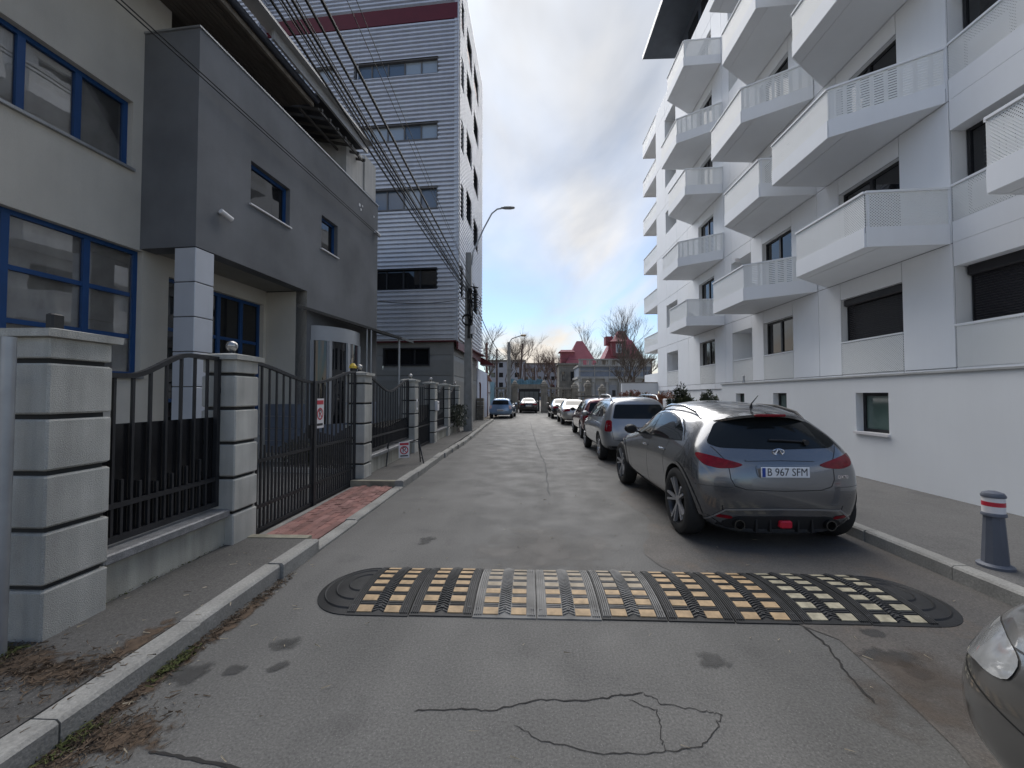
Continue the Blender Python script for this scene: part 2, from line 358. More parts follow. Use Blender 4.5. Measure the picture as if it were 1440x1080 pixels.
# pavements
sl = MB(); sl.box(-3.34, -2.44, -8, 4.52, -.02, .12); sl.box(-3.34, -2.44, 7.62, 27.2, -.02, .12); sl.box(-9, -3.34, -8, 2.5, -.02, .118)
plo = tag(sl.build('pavement_left', ASPH2), kind='structure')
for x, y, a, b in ((-3.05,2.36,.42,.16),(-2.7,2.3,.3,.14),(-2.5,2.55,.1,.4)): blot('brown_soil', SOIL, x, y, .1235, a, b, plo)
sr = MB(); sr.box(4.06, 6.6, -8, 40, -.02, .12); sr.box(6.6, 9.6, 14.0, 40, -.02, .118)
tag(sr.build('pavement_right', asphalt('pavement_light', (.108,.104,.098), (.128,.123,.116), (.092,.089,.085), .8, .05)), kind='structure')
tag(sheet('yard', mat('yard_paving', (.13,.13,.125), .8, .2, 1.5, .3, 60), -14, -3.34, 2.5, 19, .02), kind='structure')
# kerbs
kl = empty('kerb_left'); tag(kl, kind='structure'); kr = empty('kerb_right'); tag(kr, kind='structure')
def kstone(par, x0, x1, y0, y1, z1, dx=0, dz=0):
    k = MB(); b = .018; a0, a1 = x0, x1
    prof = [(x0,-.03),(x1,-.03),(x1,z1-b),(x1-b,z1),(x0+b,z1),(x0,z1-b)]
    n = 6; k.add([(px_, y0, pz) for px_, pz in prof]+[(px_+dx, y1, pz+(dz if pz > 0 else 0)) for px_, pz in prof],
          [tuple(range(n)), tuple(range(2*n-1,n-1,-1))]+[(i,n+i,n+(i+1)%n,(i+1)%n) for i in range(n)])
    return k.build('kerbstone', KERB, par)
y = -3.2
while y < 27:
    L = random.uniform(.78, 1.02)
    if y < 4.4 < y+L: L = 4.45-y
    if y < 7.5 < y+L: L = 7.5-y
    low = 4.44 < y+.01 and y < 7.4
    j = random.uniform(-.012, .012); z = .045 if low else .135
    bend = .12*max(0, min(1, (y-11)/3))-.16*max(0, min(1, (y-16)/6))
    kstone(kl, -2.44+j+bend*.6, -2.28+j+bend*.6, y+.004, y+L-.006, z+random.uniform(-.008,.008), random.uniform(-.012,.012), random.uniform(-.006,.006)); y += L
y = -3.0
while y < 39:
    j = random.uniform(-.008,.008); kstone(kr, 3.90+j, 4.06+j, y+.004, y+.994, .135+random.uniform(-.006,.006), random.uniform(-.008,.008)); y += 1.0
for yy in (4.5, 7.52):
    k = MB(); k.box(-3.28, -2.44, yy, yy+.1, -.02, .128); k.build('kerbstone', mat('stained_edging', (.27,.25,.19), .9, .3, 5, .4, 50), kl)
# step of the far pavement in front of the tower
part('kerbstone', KERB, kl, -3.4, -2.35, 25.4, 25.6, -.02, .15)
# red brick driveway in front of the gate
dw = MB().box(-3.5, -2.44, 4.6, 7.52, -.02, .012).build('driveway', mat('driveway_bed', (.12,.10,.09), .9, .2)); tag(dw, kind='structure')
BR = [mat('red_paver_%d' % i, c, .85, .22, 4, .4, 70) for i, c in enumerate(((.25,.125,.105),(.28,.15,.13),(.20,.105,.09)))]
bm_ = [MB().bbox(-.048,.048,-.098,.098,-.02,.02,.006).mesh('brick', m) for m in BR]
i = 0
for a in range(7):
    x = -2.50-a*.1
    yy = 4.7+(.1 if a % 2 else 0)
    while yy < 7.48:
        o = link('brick', random.choice(bm_), None, dw, (x, min(yy, 7.42), .024+random.uniform(-.003,.003)+.012*math.sin(yy*2))); o.rotation_euler = (random.uniform(-.02,.02), random.uniform(-.02,.02), random.uniform(-.02,.02)); yy += .2
part('gutter_strip', KERB, dw, -3.24, -3.16, 4.62, 7.45, .0, .03)
# dry leaf litter and grass along the kerb and at the pillar foot
lit = MB()
def straw(cx, cy, sx, sy, n, z, h=.012):
    for _ in range(n):
        x = random.gauss(cx, sx); y = random.gauss(cy, sy); a = random.uniform(0, 6.28); l = random.uniform(.008,.032); wd = random.uniform(.001,.003)
        zz = z+random.uniform(.002, h); dx = math.cos(a)*l; dy = math.sin(a)*l; nx = -math.sin(a)*wd; ny = math.cos(a)*wd
        lit.add([(x-dx-nx,y-dy-ny,zz),(x+dx-nx,y+dy-ny,zz+random.uniform(-.008,.012)),(x+dx+nx,y+dy+ny,zz),(x-dx+nx,y-dy+ny,zz+.003)],[(0,1,2,3)])
for y in [i*.09+1.3 for i in range(28)]: straw(-2.245, y, .025, .08, 34, .0)
straw(-3.2, 2.38, .12, .1, 420, .12); straw(-2.95, 2.25, .2, .1, 260, .12); straw(-2.55, 2.3, .1, .15, 220, .125); straw(-2.05, 2.05, .12, .1, 240, 0); straw(-2.2, 1.9, .1, .1, 260, 0)
straw(-3.28, 3.8, .015, .45, 180, .12)
tag(lit.build('leaf_litter', mat('dry_litter', (.105,.075,.050), .95, .5, 40)), 'dry brown leaf litter and straw along the left kerb', 'litter', kind='stuff')
pale = MB(); lit = pale
for q in range(90):
    y = random.uniform(1.3, 4.2); straw(random.gauss(-2.2,.09) if q % 2 else random.gauss(-2.75,.25), y, .01, .01, 1, .0 if q % 2 else .12)
for q in range(110): straw(random.uniform(-2,3.6), random.uniform(1.2,7), .01, .01, 1, .004)
tag(pale.build('straw_bits', mat('pale_straw', (.33,.28,.20), .9, .3, 30)), 'pale straw bits strewn over the road and kerb', 'litter', kind='stuff')
moss = MB(); lit = moss
for y in [i*.05+3.05 for i in range(26)]: straw(-3.235, y, .012, .03, 26, .118, .02)
for y in (1.95, 2.5, 2.62): straw(-2.235, y, .03, .06, 90, .0, .03)
straw(-3.22, 2.42, .06, .05, 160, .118, .03)
tag(moss.build('moss', mat('green_moss', (.075,.085,.025), .95, .4, 30)), 'green moss and weeds at the foot of the fence wall', 'moss', kind='stuff')

# ============================================================ speed hump
hump = empty('speed_bump', (0, 3.615, 0), 0, 'black rubber speed bump with yellow squares laid across the road', 'speed bump')
PADY = mat('yellow_reflective_pad', (.42,.29,.16), .6, .28, 14, .15, 120); PADW = mat('worn_pale_pad', (.38,.34,.24), .6, .35, 14, .15, 120); PADD = mat('dusty_pad', (.34,.28,.20), .65, .3, 9, .15, 120)
RUBD = mat('dusty_rubber', (.17,.165,.155), .6, .45, 5, .2, 90)
HW = .43; HH = .055
def hz_(y): return HH*max(0, 1-(abs(y)/HW)**2.2)+.008
def strip(k, x0, x1, y0, y1, dz, n=1, dep=.02):   # piece that follows the arch
    vs = []; 
    for q in range(n+1):
        y = y0+(y1-y0)*q/n; z = hz_(y)+dz
        vs += [(x0,y,z-dep),(x1,y,z-dep),(x1,y,z),(x0,y,z)]
    fs = [(0,1,2,3),(4*n+3,4*n+2,4*n+1,4*n)]
    for q in range(n):
        a = 4*q; b = a+4; fs += [(a+3,a+2,b+2,b+3),(a+2,a+1,b+1,b+2),(a,a+3,b+3,b),(a+1,a,b,b+1)]
    k.add(vs, fs)
TW = .494; X0 = -1.42
def tile_meshes():
    t = MB(); strip(t, .004, TW-.004, -HW, HW, 0, 18)
    ribs = MB()
    for x in (.018,.034,.050,.066, TW-.018,TW-.034,TW-.050,TW-.066): strip(ribs, x-.0045, x+.0045, -HW+.02, HW-.02, .010, 14, .014)
    ch = TW/2
    for q in range(30):                       # chevron treads down the middle
        y = -HW+.03+q*(2*HW-.06)/30; z = hz_(y)+.011
        for s in (-1, 1):
            ribs.add([(ch,y+.028,z),(ch,y+.040,z),(ch+s*.045,y+.012,z),(ch+s*.045,y,z),(ch,y+.028,z-.01),(ch,y+.040,z-.01),(ch+s*.045,y+.012,z-.01),(ch+s*.045,y,z-.01)],
                     [(0,1,2,3) if s < 0 else (3,2,1,0),(0,3,7,4),(1,5,6,2),(3,2,6,7)])
    for q in range(6):                        # cross ribs between the pads
        y = -HW+.138+q*.128
        for s in (-1, 1):
            for d in (-.02, 0, .02): strip(ribs, (.078 if s < 0 else TW-.190), (.190 if s < 0 else TW-.078), y+d-.004, y+d+.004, .005, 1, .01)
    return t, ribs
tm, rm = tile_meshes()
tmesh = {False: tm.mesh('rubber_tile', RUBB), True: tm.mesh('rubber_tile', RUBD)}; RUBW = mat('worn_rubber_edge', (.040,.040,.040), .6, .4, 7)
rmesh = {False: rm.mesh('tread_ribs', RUBW), True: rm.mesh('tread_ribs', RUBD)}
pads = {}
for q in range(7):
    y = -HW+.028+q*.124
    k = MB(); strip(k, -.058, .058, y, y+.068, .0065, 3, .012)
    for nm, m in (('y',PADY),('w',PADW),('d',PADD)): pads[q, nm] = k.mesh('reflective_pad', m)
bolt = MB().lathe([(.014,0),(.014,.004),(.008,.004),(.008,.001)], n=10).mesh('bolt', mat('dull_bolt', (.10,.10,.10), .5, .2, metal=.5))
for i in range(9):
    dusty = i in (2, 3, 4)
    t = link('rubber_tile', tmesh[i in (2,3)], None, hump, (X0+i*TW, random.uniform(-.006,.006), random.uniform(0,.003)), random.uniform(-.004,.004))
    link('tread_ribs', rmesh[dusty], None, t)
    for q in range(7):
        for x in (.138, TW-.138):
            nm = 'w' if i >= 7 else ('d' if (dusty and q > 2) else 'y')
            if i == 8 and (q in (0,) and random.random() < .3): continue
            link('reflective_pad', pads[q, nm], None, t, (x, 0, 0))
    for bx in (.03, TW/2, TW-.03):
        for by in (-.34, .34): link('bolt', bolt, None, t, (bx, by, hz_(by)+.004))
def endcap(sx, x):
    k = MB(); rr = .40; N = 24; prof = []
    for q in range(49):
        f = 1-q/48; z = (HH*max(0,1-f**2.2)+.008)
        for c in (.35, .62, .86):
            if abs(f-c) < .012: z += .010
        prof.append((f, z))
    vs = []; fs = []
    for f, z in prof:
        for a in range(N+1):
            t = -math.pi/2+math.pi*a/N; vs.append((sx*math.cos(t)*rr*.95*f, math.sin(t)*HW*f, z))
    n = N+1
    for q in range(48):
        for a in range(N): fs.append((q*n+a, q*n+a+1, q*n+n+a+1, q*n+n+a) if sx > 0 else (q*n+a, q*n+n+a, q*n+n+a+1, q*n+a+1))
    b0 = len(vs)
    for a in range(N+1):
        t = -math.pi/2+math.pi*a/N; vs.append((sx*math.cos(t)*rr*.95, math.sin(t)*HW, 0))
    for a in range(N): fs.append((b0+a, b0+a+1, a+1, a))
    k.add(vs, fs); return k.build('end_cap', RUBB, hump, True, (x, 0, 0))
endcap(-1, X0); endcap(1, X0+9*TW)

# ============================================================ fence on the left
FX_ = -3.12          # street face of the pillars
BALL = mat('polished_ball', (.35,.34,.33), .25, .15, 8, metal=.7)
def pillar(y0, label, ball=True, z0=.1, h=2.17, d=.38, first=False):
    p = empty('fence_pillar', (FX_-d/2, y0+d/2, z0), 0, label, 'fence pillar', 'banded concrete pillars of the fence')
    a = d/2; H_ = h-z0; capz = H_-.085
    part('core', DARKJ, p, -a+.035, a-.035, -a+.035, a-.035, -.05, capz)
    nb = 5; top = capz-.14; hb = top/nb
    for i in range(nb):
        part('block', GRAN, p, -a, a, -a, a, (i*hb if i else -.06), (i+1)*hb-.034, b=.012)
    part('block', GRAN, p, -a+.006, a-.006, -a+.006, a-.006, top, capz, b=.008)
    k = MB(); k.add([(-a-.035,-a-.035,capz),(a+.035,-a-.035,capz),(a+.035,a+.035,capz),(-a-.035,a+.035,capz)]+[(-a-.04,-a-.04,capz+.05),(a+.04,-a-.04,capz+.05),(a+.04,a+.04,capz+.05),(-a-.04,a+.04,capz+.05)]+[(0,0,capz+.09)],
        [(3,2,1,0),(0,1,5,4),(1,2,6,5),(2,3,7,6),(3,0,4,7),(4,5,8),(5,6,8),(6,7,8),(7,4,8)]); k.build('cap', GRAN, p)
    if ball:
        k = MB(); k.lathe([(.03,capz+.06),(.03,capz+.11),(.02,capz+.115)], n=10); k.build('ball_neck', BLKP, p)
        MB().sphere((0,0,capz+.165), .06).build('ball', BALL, p, True)
    else:
        part('lamp_socket', BLKP, p, -.04, .02, -.04, .04, capz+.07, capz+.19, b=.01)
    return p
PY = [2.56, 4.28, 7.76, 11.25, 13.67, 16.02, 18.35]
PL = ['wide concrete pillar with a black socket on its cap beside the galvanised post','concrete fence pillar with a steel ball between the first fence panel and the driveway gate','concrete fence pillar with a yellow beacon and steel ball after the driveway gate',
      'banded fence pillar with a paper notice before the dark pedestrian gate','banded fence pillar carrying the white letter box','banded fence pillar between letter box pillar and leafy shrub','last banded fence pillar beside the utility pole']
for i, (y, l) in enumerate(zip(PY, PL)): pillar(y, l, i > 0, .1 if i != 2 else .02, d=.42 if i == 0 else .38)
bc = empty('warning_beacon', (-3.40, 7.86, 2.17), 0, 'small yellow warning beacon on the gate pillar', 'beacon')
MB().lathe([(.05,0),(.05,.05),(.045,.055)], n=14).build('beacon_base', BLKP, bc); MB().lathe([(.075,.055),(.07,.10),(.03,.15),(1e-5,.155)], n=8).build('lens', mat('yellow_lens', (.62,.42,.04), .3, .05), bc)
nb_ = empty('paper_notice', (FX_+.006, 11.44, 1.45), 0, 'small framed paper notice on the pillar before the pedestrian gate', 'notice')
part('sheet', SIGNW, nb_, 0, .006, -.08, .08, -.15, .15); part('printing', mat('print_grey',(.25,.25,.25),.6,.5,40), nb_, .006, .009, -.05, .05, -.09, .08)
lb = empty('letter_box', (FX_+.005, 13.8, 1.35), 0, 'white metal letter box fixed on the fence pillar', 'letter box')
part('box', SIGNW, lb, 0, .09, -.13, .13, -.16, .16, b=.01); part('slot', BLKP, lb, .09, .094, -.09, .09, .08, .10)
# low wall with granite cap under each fence panel
def fence_wall(y0, y1, label):
    w_ = empty('fence_wall', (FX_-.15, y0, 0), 0, label, 'low wall', 'low rendered walls under the fence')
    part('wall', PLRD, w_, -.1, .06, 0, y1-y0, -.05, .42); part('cap', STONE, w_, -.17, .12, .002, y1-y0-.002, .42, .50, b=.012)
    return w_
fence_wall(PY[0]+.42, PY[1], 'low rendered wall with granite cap beside the wide corner pillar')
fence_wall(PY[2]+.38, PY[3], 'low rendered wall behind the folding no-parking sign')
fence_wall(PY[4]+.38, PY[5], 'short low wall between letter box pillar and the next pillar')
fence_wall(PY[5]+.38, PY[6], 'short low wall with leafy shrub beside the utility pole')
def sag(t, z_hi, z_lo):      # S-shaped top rail, high at the ends
    e = min(t, 1-t)*2; s = e*e*(3-2*e); return z_hi+(z_lo-z_hi)*s
def panel(name, y0, y1, zb, top, label, cat, nb, mids, short=True, x=-3.3, parent=None, group=None):
    p = parent or empty(name, (x, y0, 0), 0, label, cat, group); L = y1-y0; oy = 0 if parent is None else parent['oy']
    P = lambda t: top(t)
    k = MB(); N = 16
    for i in range(N): k.obox((0, oy+L*i/N, P(i/N)), (0, oy+L*(i+1)/N+.004, P((i+1)/N)), .045, .04)
    k.build('top_rail', IRON, p)
    for yy in (.02, L-.02): part('stile', IRON, p, -.022, .022, oy+yy-.022, oy+yy+.022, zb, P(yy/L)-.02)
    part('bottom_rail', IRON, p, -.02, .02, oy+.04, oy+L-.04, zb, zb+.05)
    for z in mids: part('mid_rail', IRON, p, -.018, .018, oy+.04, oy+L-.04, z-.02, z+.02)
    for i in range(nb):
        yy = L*(i+1)/(nb+1); part('bar', IRON, p, -.011, .011, oy+yy-.011, oy+yy+.011, zb+.05, P(yy/L)-.02)
        if short:
            y2 = L*(i+.5)/(nb+1); h = mids[-1]+.12+.14*abs((i+.5)/nb*2-1)
            part('short_bar', IRON, p, -.011, .011, oy+y2-.011, oy+y2+.011, zb+.05, h)
    return p
def top1(t): s = max(0, min(1, (t-.2)/.5)); return 1.86+.23*s*s*(3-2*s)
f1 = panel('fence_panel', PY[0]+.44, PY[1]-.01, .53, top1, 'dark iron fence panel rising to the right beside the wide corner pillar', 'fence', 7, (.82,))
GLOSSB = mat('glossy_black_sheet', (.012,.012,.013), .18, .15, 3)
part('sheet_infill', GLOSSB, f1, -.034, -.026, .03, PY[1]-PY[0]-.48, .56, 1.47)
for z in (.85, 1.75): part('hinge', IRON, f1, -.02, .02, PY[1]-PY[0]-.46, PY[1]-PY[0]-.40, z-.03, z+.03)
# driveway gate
gate = empty('driveway_gate', (-3.3, PY[1]+.40, 0), 0, 'dark iron double driveway gate with a dipping top rail', 'gate'); GL = PY[2]-.02-PY[1]-.40
gate['oy'] = 0.0; hf = GL/2
panel('leaf', 0, hf-.01, .03, lambda t: 2.10-.20*(t*t*(3-2*t)), '', '', 9, (.34, .9), True, parent=gate)
gate['oy'] = hf+.01
panel('leaf', 0, hf-.01, .03, lambda t: 1.90+.24*(t*t*(3-2*t)), '', '', 9, (.34, .9), True, parent=gate)
del gate['oy']
part('meeting_stile', IRON, gate, -.03, .045, hf-.035, hf+.035, .0, 1.92); part('lock_box', BLKP, gate, -.03, .03, hf-.1, hf-.04, 1.05, 1.25)
f2 = panel('fence_panel', PY[2]+.40, PY[3]-.02, .53, lambda t: sag(t, 2.12, 1.80), 'dark iron fence panel with dipping rail behind the folding sign', 'fence', 16, (.82,))
part('sheet_infill', GLOSSB, f2, -.034, -.026, .03, PY[3]-PY[2]-.45, .56, 1.1)
pg = panel('pedestrian_gate', PY[3]+.40, PY[4]-.02, .15, lambda t: 1.95+.12*t*t, 'narrow dark pedestrian gate with sheet infill between two pillars', 'gate', 8, (.75,))
part('sheet_infill', IRON, pg, -.025, -.012, .05, PY[4]-PY[3]-.47, .2, 1.4); part('handle', GALV, pg, .02, .06, .12, .24, 1.02, 1.05)
panel('fence_panel', PY[4]+.40, PY[5]-.02, .53, lambda t: sag(t, 2.05, 1.8), 'short dark iron fence panel after the letter box pillar', 'fence', 9, (.82,))
panel('fence_panel', PY[5]+.40, PY[6]-.02, .53, lambda t: sag(t, 2.05, 1.8), 'short dark iron fence panel behind the leafy shrub', 'fence', 9, (.82,))
# no-parking boards
def noparking(par, x, y, z, wd, ht, rz=0):
    b = MB().box(0, .008, -wd/2, wd/2, -ht/2, ht/2).build('board', SIGNW, par, False, (x,y,z), rz)
    part('red_band', SIGNR, b, .008, .010, -wd*.42, wd*.42, ht*.30, ht*.44)
    k = MB(); N = 28; ro = wd*.40; ri = wd*.30; cz = -ht*.02
    vs = [(.0098, r*math.cos(t*2*math.pi/N), cz+r*math.sin(t*2*math.pi/N)) for r in (ri,ro) for t in range(N)]
    k.add(vs, [(t,(t+1)%N,N+(t+1)%N,N+t) for t in range(N)]); k.build('prohibition_ring', SIGNR, b)
    k = MB(); k.obox((.0102,-ro*.66,cz+ro*.66),(.0102,ro*.66,cz-ro*.66), wd*.07, .002, (1,0,0)); k.build('slash', SIGNR, b)
    text_part('letter_p', 'P', wd*.72, INK, b, (.009, 0, cz), (R(90),0,R(90)), .0006)
    part('text_line', INK, b, .008, .0095, -wd*.36, wd*.36, -ht*.42, -ht*.34)
    return b
ns = empty('no_parking_board', (-3.27, 6.35, 0), 0, 'white and red no-parking board hung on the driveway gate', 'sign'); noparking(ns, 0, 0, 1.42, .24, .46)
fs = empty('folding_sign', (-2.86, 9.42, .12), R(-62), 'folding metal trestle with a small no-parking board on the pavement', 'sign')
for y in (-.42, .42):
    k = MB()
    for s in (-1,1): k.tube([(s*.17, y, 0),(0, y*.82, .5)], .015, 6)
    k.tube([(-.12,y*.95,.12),(.12,y*.95,.12)], .007, 6); k.build('leg', IRON, fs)
k = MB(); k.tube([(0,-.36,.5),(0,.36,.5)], .011, 6); k.build('cross_bar', IRON, fs); noparking(fs, .012, 0, .33, .24, .36)
# galvanised post at the frame's left edge
gpz = empty('galvanised_post', (-3.20, 2.41, .1), 0, 'galvanised steel fence post beside the wide corner pillar', 'post')
MB().tube([(0,0,0),(0,0,1.96)], .035, 14).build('tube', GALV, gpz, True); MB().tube([(0,0,1.72),(-.25,-.12,1.72),(-1.2,-.5,1.72)], .016, 10).build('rail', GALV, gpz, True)
MB().tube([(-1.2,-.5,0),(-1.2,-.5,1.96)], .035, 14).build('tube', GALV, gpz, True)
# ============================================================ office building on the left
OB = empty('office_building', (-5.88, 7.0, 0), R(-5.1), 'two-storey beige and charcoal rendered office building with blue window frames', 'building')
WB = -1.13; END = 7.08
def blinds(par, u0, u1, z0, z1, x, n):
    k = MB(); w_ = (u1-u0)/n
    for i in range(n):
        a = u0+i*w_; k.add([(x, a, z0),(x+.05, a+w_*.72, z0),(x+.05, a+w_*.72, z1),(x, a, z1)], [(0,1,2,3)])
    return k.build('blind', mat('dusty_blinds', (.42,.41,.39), .9, .2, 3), par)
def bwindow(x, u0, u1, z0, z1, mull, trans, name='window', blind=True, fw=.07, glass=None, face=1):
    """blue framed window in a wall whose outer face is at x, set back 0.14"""
    xi = x-.14
    w_ = MB(); w_.box(xi-.03, xi+.03, u0, u1, z0, z0+fw); w_.box(xi-.03, xi+.03, u0, u1, z1-fw, z1); w_.box(xi-.03, xi+.03, u0, u0+fw, z0+fw, z1-fw); w_.box(xi-.03, xi+.03, u1-fw, u1, z0+fw, z1-fw)
    fr = w_.build(name, BLUE, OB)
    us = [u0+fw]+list(mull)+[u1-fw]; zs = [z0+fw]+list(trans)+[z1-fw]
    for m in mull: part('mullion', BLUE, fr, xi-.028, xi+.034, m-.045, m+.045, z0+fw, z1-fw)
    for t in trans:
        for a, b in zip(us[:-1], us[1:]): part('transom', BLUE, fr, xi-.027, xi+.028, a+.045, b-.045, t-.035, t+.035)
    for a, b in zip(us[:-1], us[1:]):
        for c, d in zip(zs[:-1], zs[1:]): part('pane', glass or GLT, fr, xi-.01, xi-.004, a, b, c, d)
    if blind:
        blinds(fr, u0, u1, z0, z1, xi-.13, max(4, int((u1-u0)/.11)))
    return fr
def wallrects(k, x0, x1, u0, u1, z0, z1, holes):
    """wall slab with rectangular holes (u0,u1,z0,z1), cut into boxes"""
    us = sorted({u0, u1}|{min(max(h[i],u0),u1) for h in holes for i in (0,1)}); 
    for a, b in zip(us[:-1], us[1:]):
        hs = sorted([h for h in holes if h[0] < (a+b)/2 < h[1]], key=lambda h: h[2]); z = z0
        for h in hs:
            if h[2] > z: k.box(x0, x1, a, b, z, h[2])
            z = max(z, h[3])
        if z < z1: k.box(x0, x1, a, b, z, z1)
    return k
k = MB(); wallrects(k, WB-.3, WB, -7, .5, 0, 9.2, [(-6,-.17,5.72,6.92),(-6,.06,2.05,4.31)]); k.build('wall', BEIGE, OB)
k = MB(); wallrects(k, WB-.3, WB, .5, 3.18, 0, 4.40, [(.56,3.1,.7,4.0)]); k.build('porch_wall', BEIGE, OB)
k = MB(); k.box(WB, -.003, 3.18, 3.4, 0, 4.34); k.build('porch_wall', BEIGE, OB)
part('interior', mat('dark_interior', (.03,.03,.03), .9, .1), OB, -6, WB-1.6, -7, 7, 0, 9.1)
k = MB(); k.box(WB-1.6, WB-.3, -7, 7, 4.7, 4.9); k.box(WB-1.6, WB-.3, 3.5, 3.7, 0, 9); k.build('floor_slab', MATS['dark_interior'], OB)
bwindow(WB, -6, -.17, 5.72, 6.92, (-4.4,-3.0,-1.62,-.92), ())
bwindow(WB, -6, .06, 2.05, 4.31, (-5.0,-3.9,-2.8,-1.73,-.74), (2.75, 3.5))
bwindow(WB, .56, 3.1, .7, 4.0, (1.2, 1.85, 2.5), (1.6, 3.0), blind=True, glass=GLD)
part('sill', GALV, OB, WB-.1, WB+.06, -6.02, -.15, 5.67, 5.715); part('sill', STONE, OB, WB-.1, WB+.06, -6.02, .08, 2.0, 2.045)
# charcoal volume
k = MB(); wallrects(k, -.3, 0, .0, 3.18, 4.34, 8.30, [(1.25,2.48,5.69,6.6)]); wallrects(k, -.3, 0, 3.18, END, 0, 8.30, [(3.76,4.55,5.65,6.56),(3.42,5.3,.9,3.45)])
k.box(WB+.002, -.3, 0, .3, 4.34, 8.30); k.box(WB+.002, -.3, END-.3, END, 0, 8.30)
k.build('charcoal_volume', GREYR, OB)
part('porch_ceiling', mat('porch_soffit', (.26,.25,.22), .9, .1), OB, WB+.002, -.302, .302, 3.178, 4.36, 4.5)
part('flat_roof', GALV, OB, WB+.002, -.302, .302, END-.302, 8.1, 8.2)
k = MB(); k.box(-.32, .025, -.025, END+.02, 8.302, 8.335); k.box(WB+.002, -.32, -.025, .32, 8.302, 8.335); k.build('parapet_cap', GALV, OB)
bwindow(0, 1.25, 2.48, 5.69, 6.6, (), (), glass=GLD, blind=False); bwindow(0, 3.76, 4.55, 5.65, 6.56, (), (), glass=GLD, blind=False)
for a, b, z in ((1.22,2.51,5.66),(3.73,4.58,5.62)): part('sill', SIGNW, OB, -.1, .045, a, b, z, z+.028)
# clad columns under the volume
for cu in (.0,):
    col = empty('clad_column'); col.parent = OB
    for i in range(7):
        z0 = i*.62; part('cladding_panel', PANELG, col, -.42, -.004, cu+.004, cu+.40, z0, min(z0+.605, 4.335), b=.008)
    part('core', DARKJ, col, -.40, -.02, cu+.02, cu+.38, 0, 4.33)
# blue-grey plinth cladding beside the porch
k = 0
for i in range(4):
    z0 = .25+i*.31
    for a in range(3): part('cladding_panel', BGCLAD, OB, -1.08+a*.36, -.73+a*.36, 3.15, 3.178, z0, z0+.30)
    for a in range(2): part('cladding_panel', BGCLAD, OB, .002, .028, 5.45+a*.8, 6.24+a*.8, z0, z0+.30)
# eaves and roof
rf = MB(); rf.box(WB-5, .10, -7.2, 3.2, 9.2, 9.32); rfo = rf.build('roof', SOFF, OB)
k = MB()
for i in range(13): k.box(-1.1+i*.09, -1.1+i*.09+.082, -7.19, 3.19, 9.185, 9.199)
k.build('soffit_boards', SOFF, OB); rfo['kind'] = rfo.get('kind', '') or 'part'; del rfo['kind']
k = MB(); k.tube([(.16,-7.2,9.28),(.16,3.25,9.28)], .075, 10); k.build('gutter', mat('dark_gutter', (.035,.04,.055), .4, .1), OB, True)
part('fascia', mat('weathered_timber', (.16,.14,.115), .85, .3, 5), OB, .04, .102, -7.2, 3.2, 9.1, 9.198)
part('roof_fascia', mat('pale_roof_flashing', (.34,.34,.34), .5, .12, 2, metal=.3), OB, .16, .50, -.5, 5.6, 9.5, 9.56)
part('roof_fascia', MATS['pale_roof_flashing'], OB, .30, .36, 1.4, 5.6, 9.28, 9.5)
k = MB()
for i in range(7): k.obox((-1.2, 3.3+i*.38, 9.42), (.28, 3.3+i*.38, 9.06), .05, .07)
k.obox((-.3,3.2,9.1),(-.3,5.6,9.1),.05,.06); k.obox((.2,3.2,9.05),(.2,5.6,9.05),.05,.06); k.build('roof_truss', mat('roof_steel', (.07,.065,.06), .6, .2), OB)
part('roof_deck', mat('dark_deck', (.045,.045,.05), .7, .1), OB, -2.2, .298, 3.25, 5.6, 9.44, 9.5)
part('stair_head', mat('pale_block_render', (.44,.43,.41), .9, .08, 1, .4, 100, grime=.12), OB, -2.4, -.02, 5.0, 6.05, 8.20, 9.43)
part('stair_head', MATS['pale_block_render'], OB, -2.4, .02, 6.07, 6.85, 8.36, 9.55)
# curved bay and canopy
bay = empty('bay_window'); bay.parent = OB; bay.location = (0, 4.36, 0)
def arc(r1, r2, n, z0, z1, t0=-90, t1=90, th=.05):
    k = MB(); vs = []; fs = []
    for i in range(n+1):
        t = R(t0+(t1-t0)*i/n); cx = math.cos(t)*r1; cy = math.sin(t)*r2; ix = math.cos(t)*(r1-th); iy = math.sin(t)*(r2-th)
        vs += [(cx,cy,z0),(ix,iy,z0),(ix,iy,z1),(cx,cy,z1)]
    for i in range(n):
        a = 4*i; b = a+4; fs += [(a,b,b+3,a+3),(a+1,a+2,b+2,b+1),(a+3,b+3,b+2,a+2),(a,a+1,b+1,b)]
    return k.add(vs, fs+[(0,3,2,1),(4*n,4*n+1,4*n+2,4*n+3)])
BAYF = mat('pale_bay_frame', (.36,.37,.38), .5, .05)
arc(.62, 1.0, 20, 3.12, 3.5).build('head', BAYF, bay, True); arc(.62, 1.0, 20, .25, .95).build('base', BGCLAD, bay, True); arc(.60, .97, 24, .95, 3.12, th=.02).build('glazing', GLD, bay, True)
for t in (-88, -52, -14, 24, 60, 88):
    cx = math.cos(R(t))*.6; cy = math.sin(R(t))*.97; part('mullion', BAYF, bay, cx-.04, cx+.045, cy-.06, cy+.06, .952, 3.118)
can = empty('entrance_canopy'); can.parent = OB
cp = [(.02,2.75),(1.25,6.25),(1.25,7.3),(.02,7.3)]
k = MB(); zt = lambda x: 3.86-.28*x
k.add([(x,y,zt(x)) for x,y in cp]+[(x,y,zt(x)+.07) for x,y in cp], [(3,2,1,0),(4,5,6,7)]+[(i,(i+1)%4,4+(i+1)%4,4+i) for i in range(4)]); k.build('canopy_sheet', mat('canopy_dark', (.05,.048,.045), .45, .15, 4), can)
for x, y in ((.72,4.95),(.8,5.05),(1.12,6.35)): MB().tube([(x,y,0),(x,y,zt(x))], .035 if x > 1 else .022, 10).build('post', GALV, can, True)
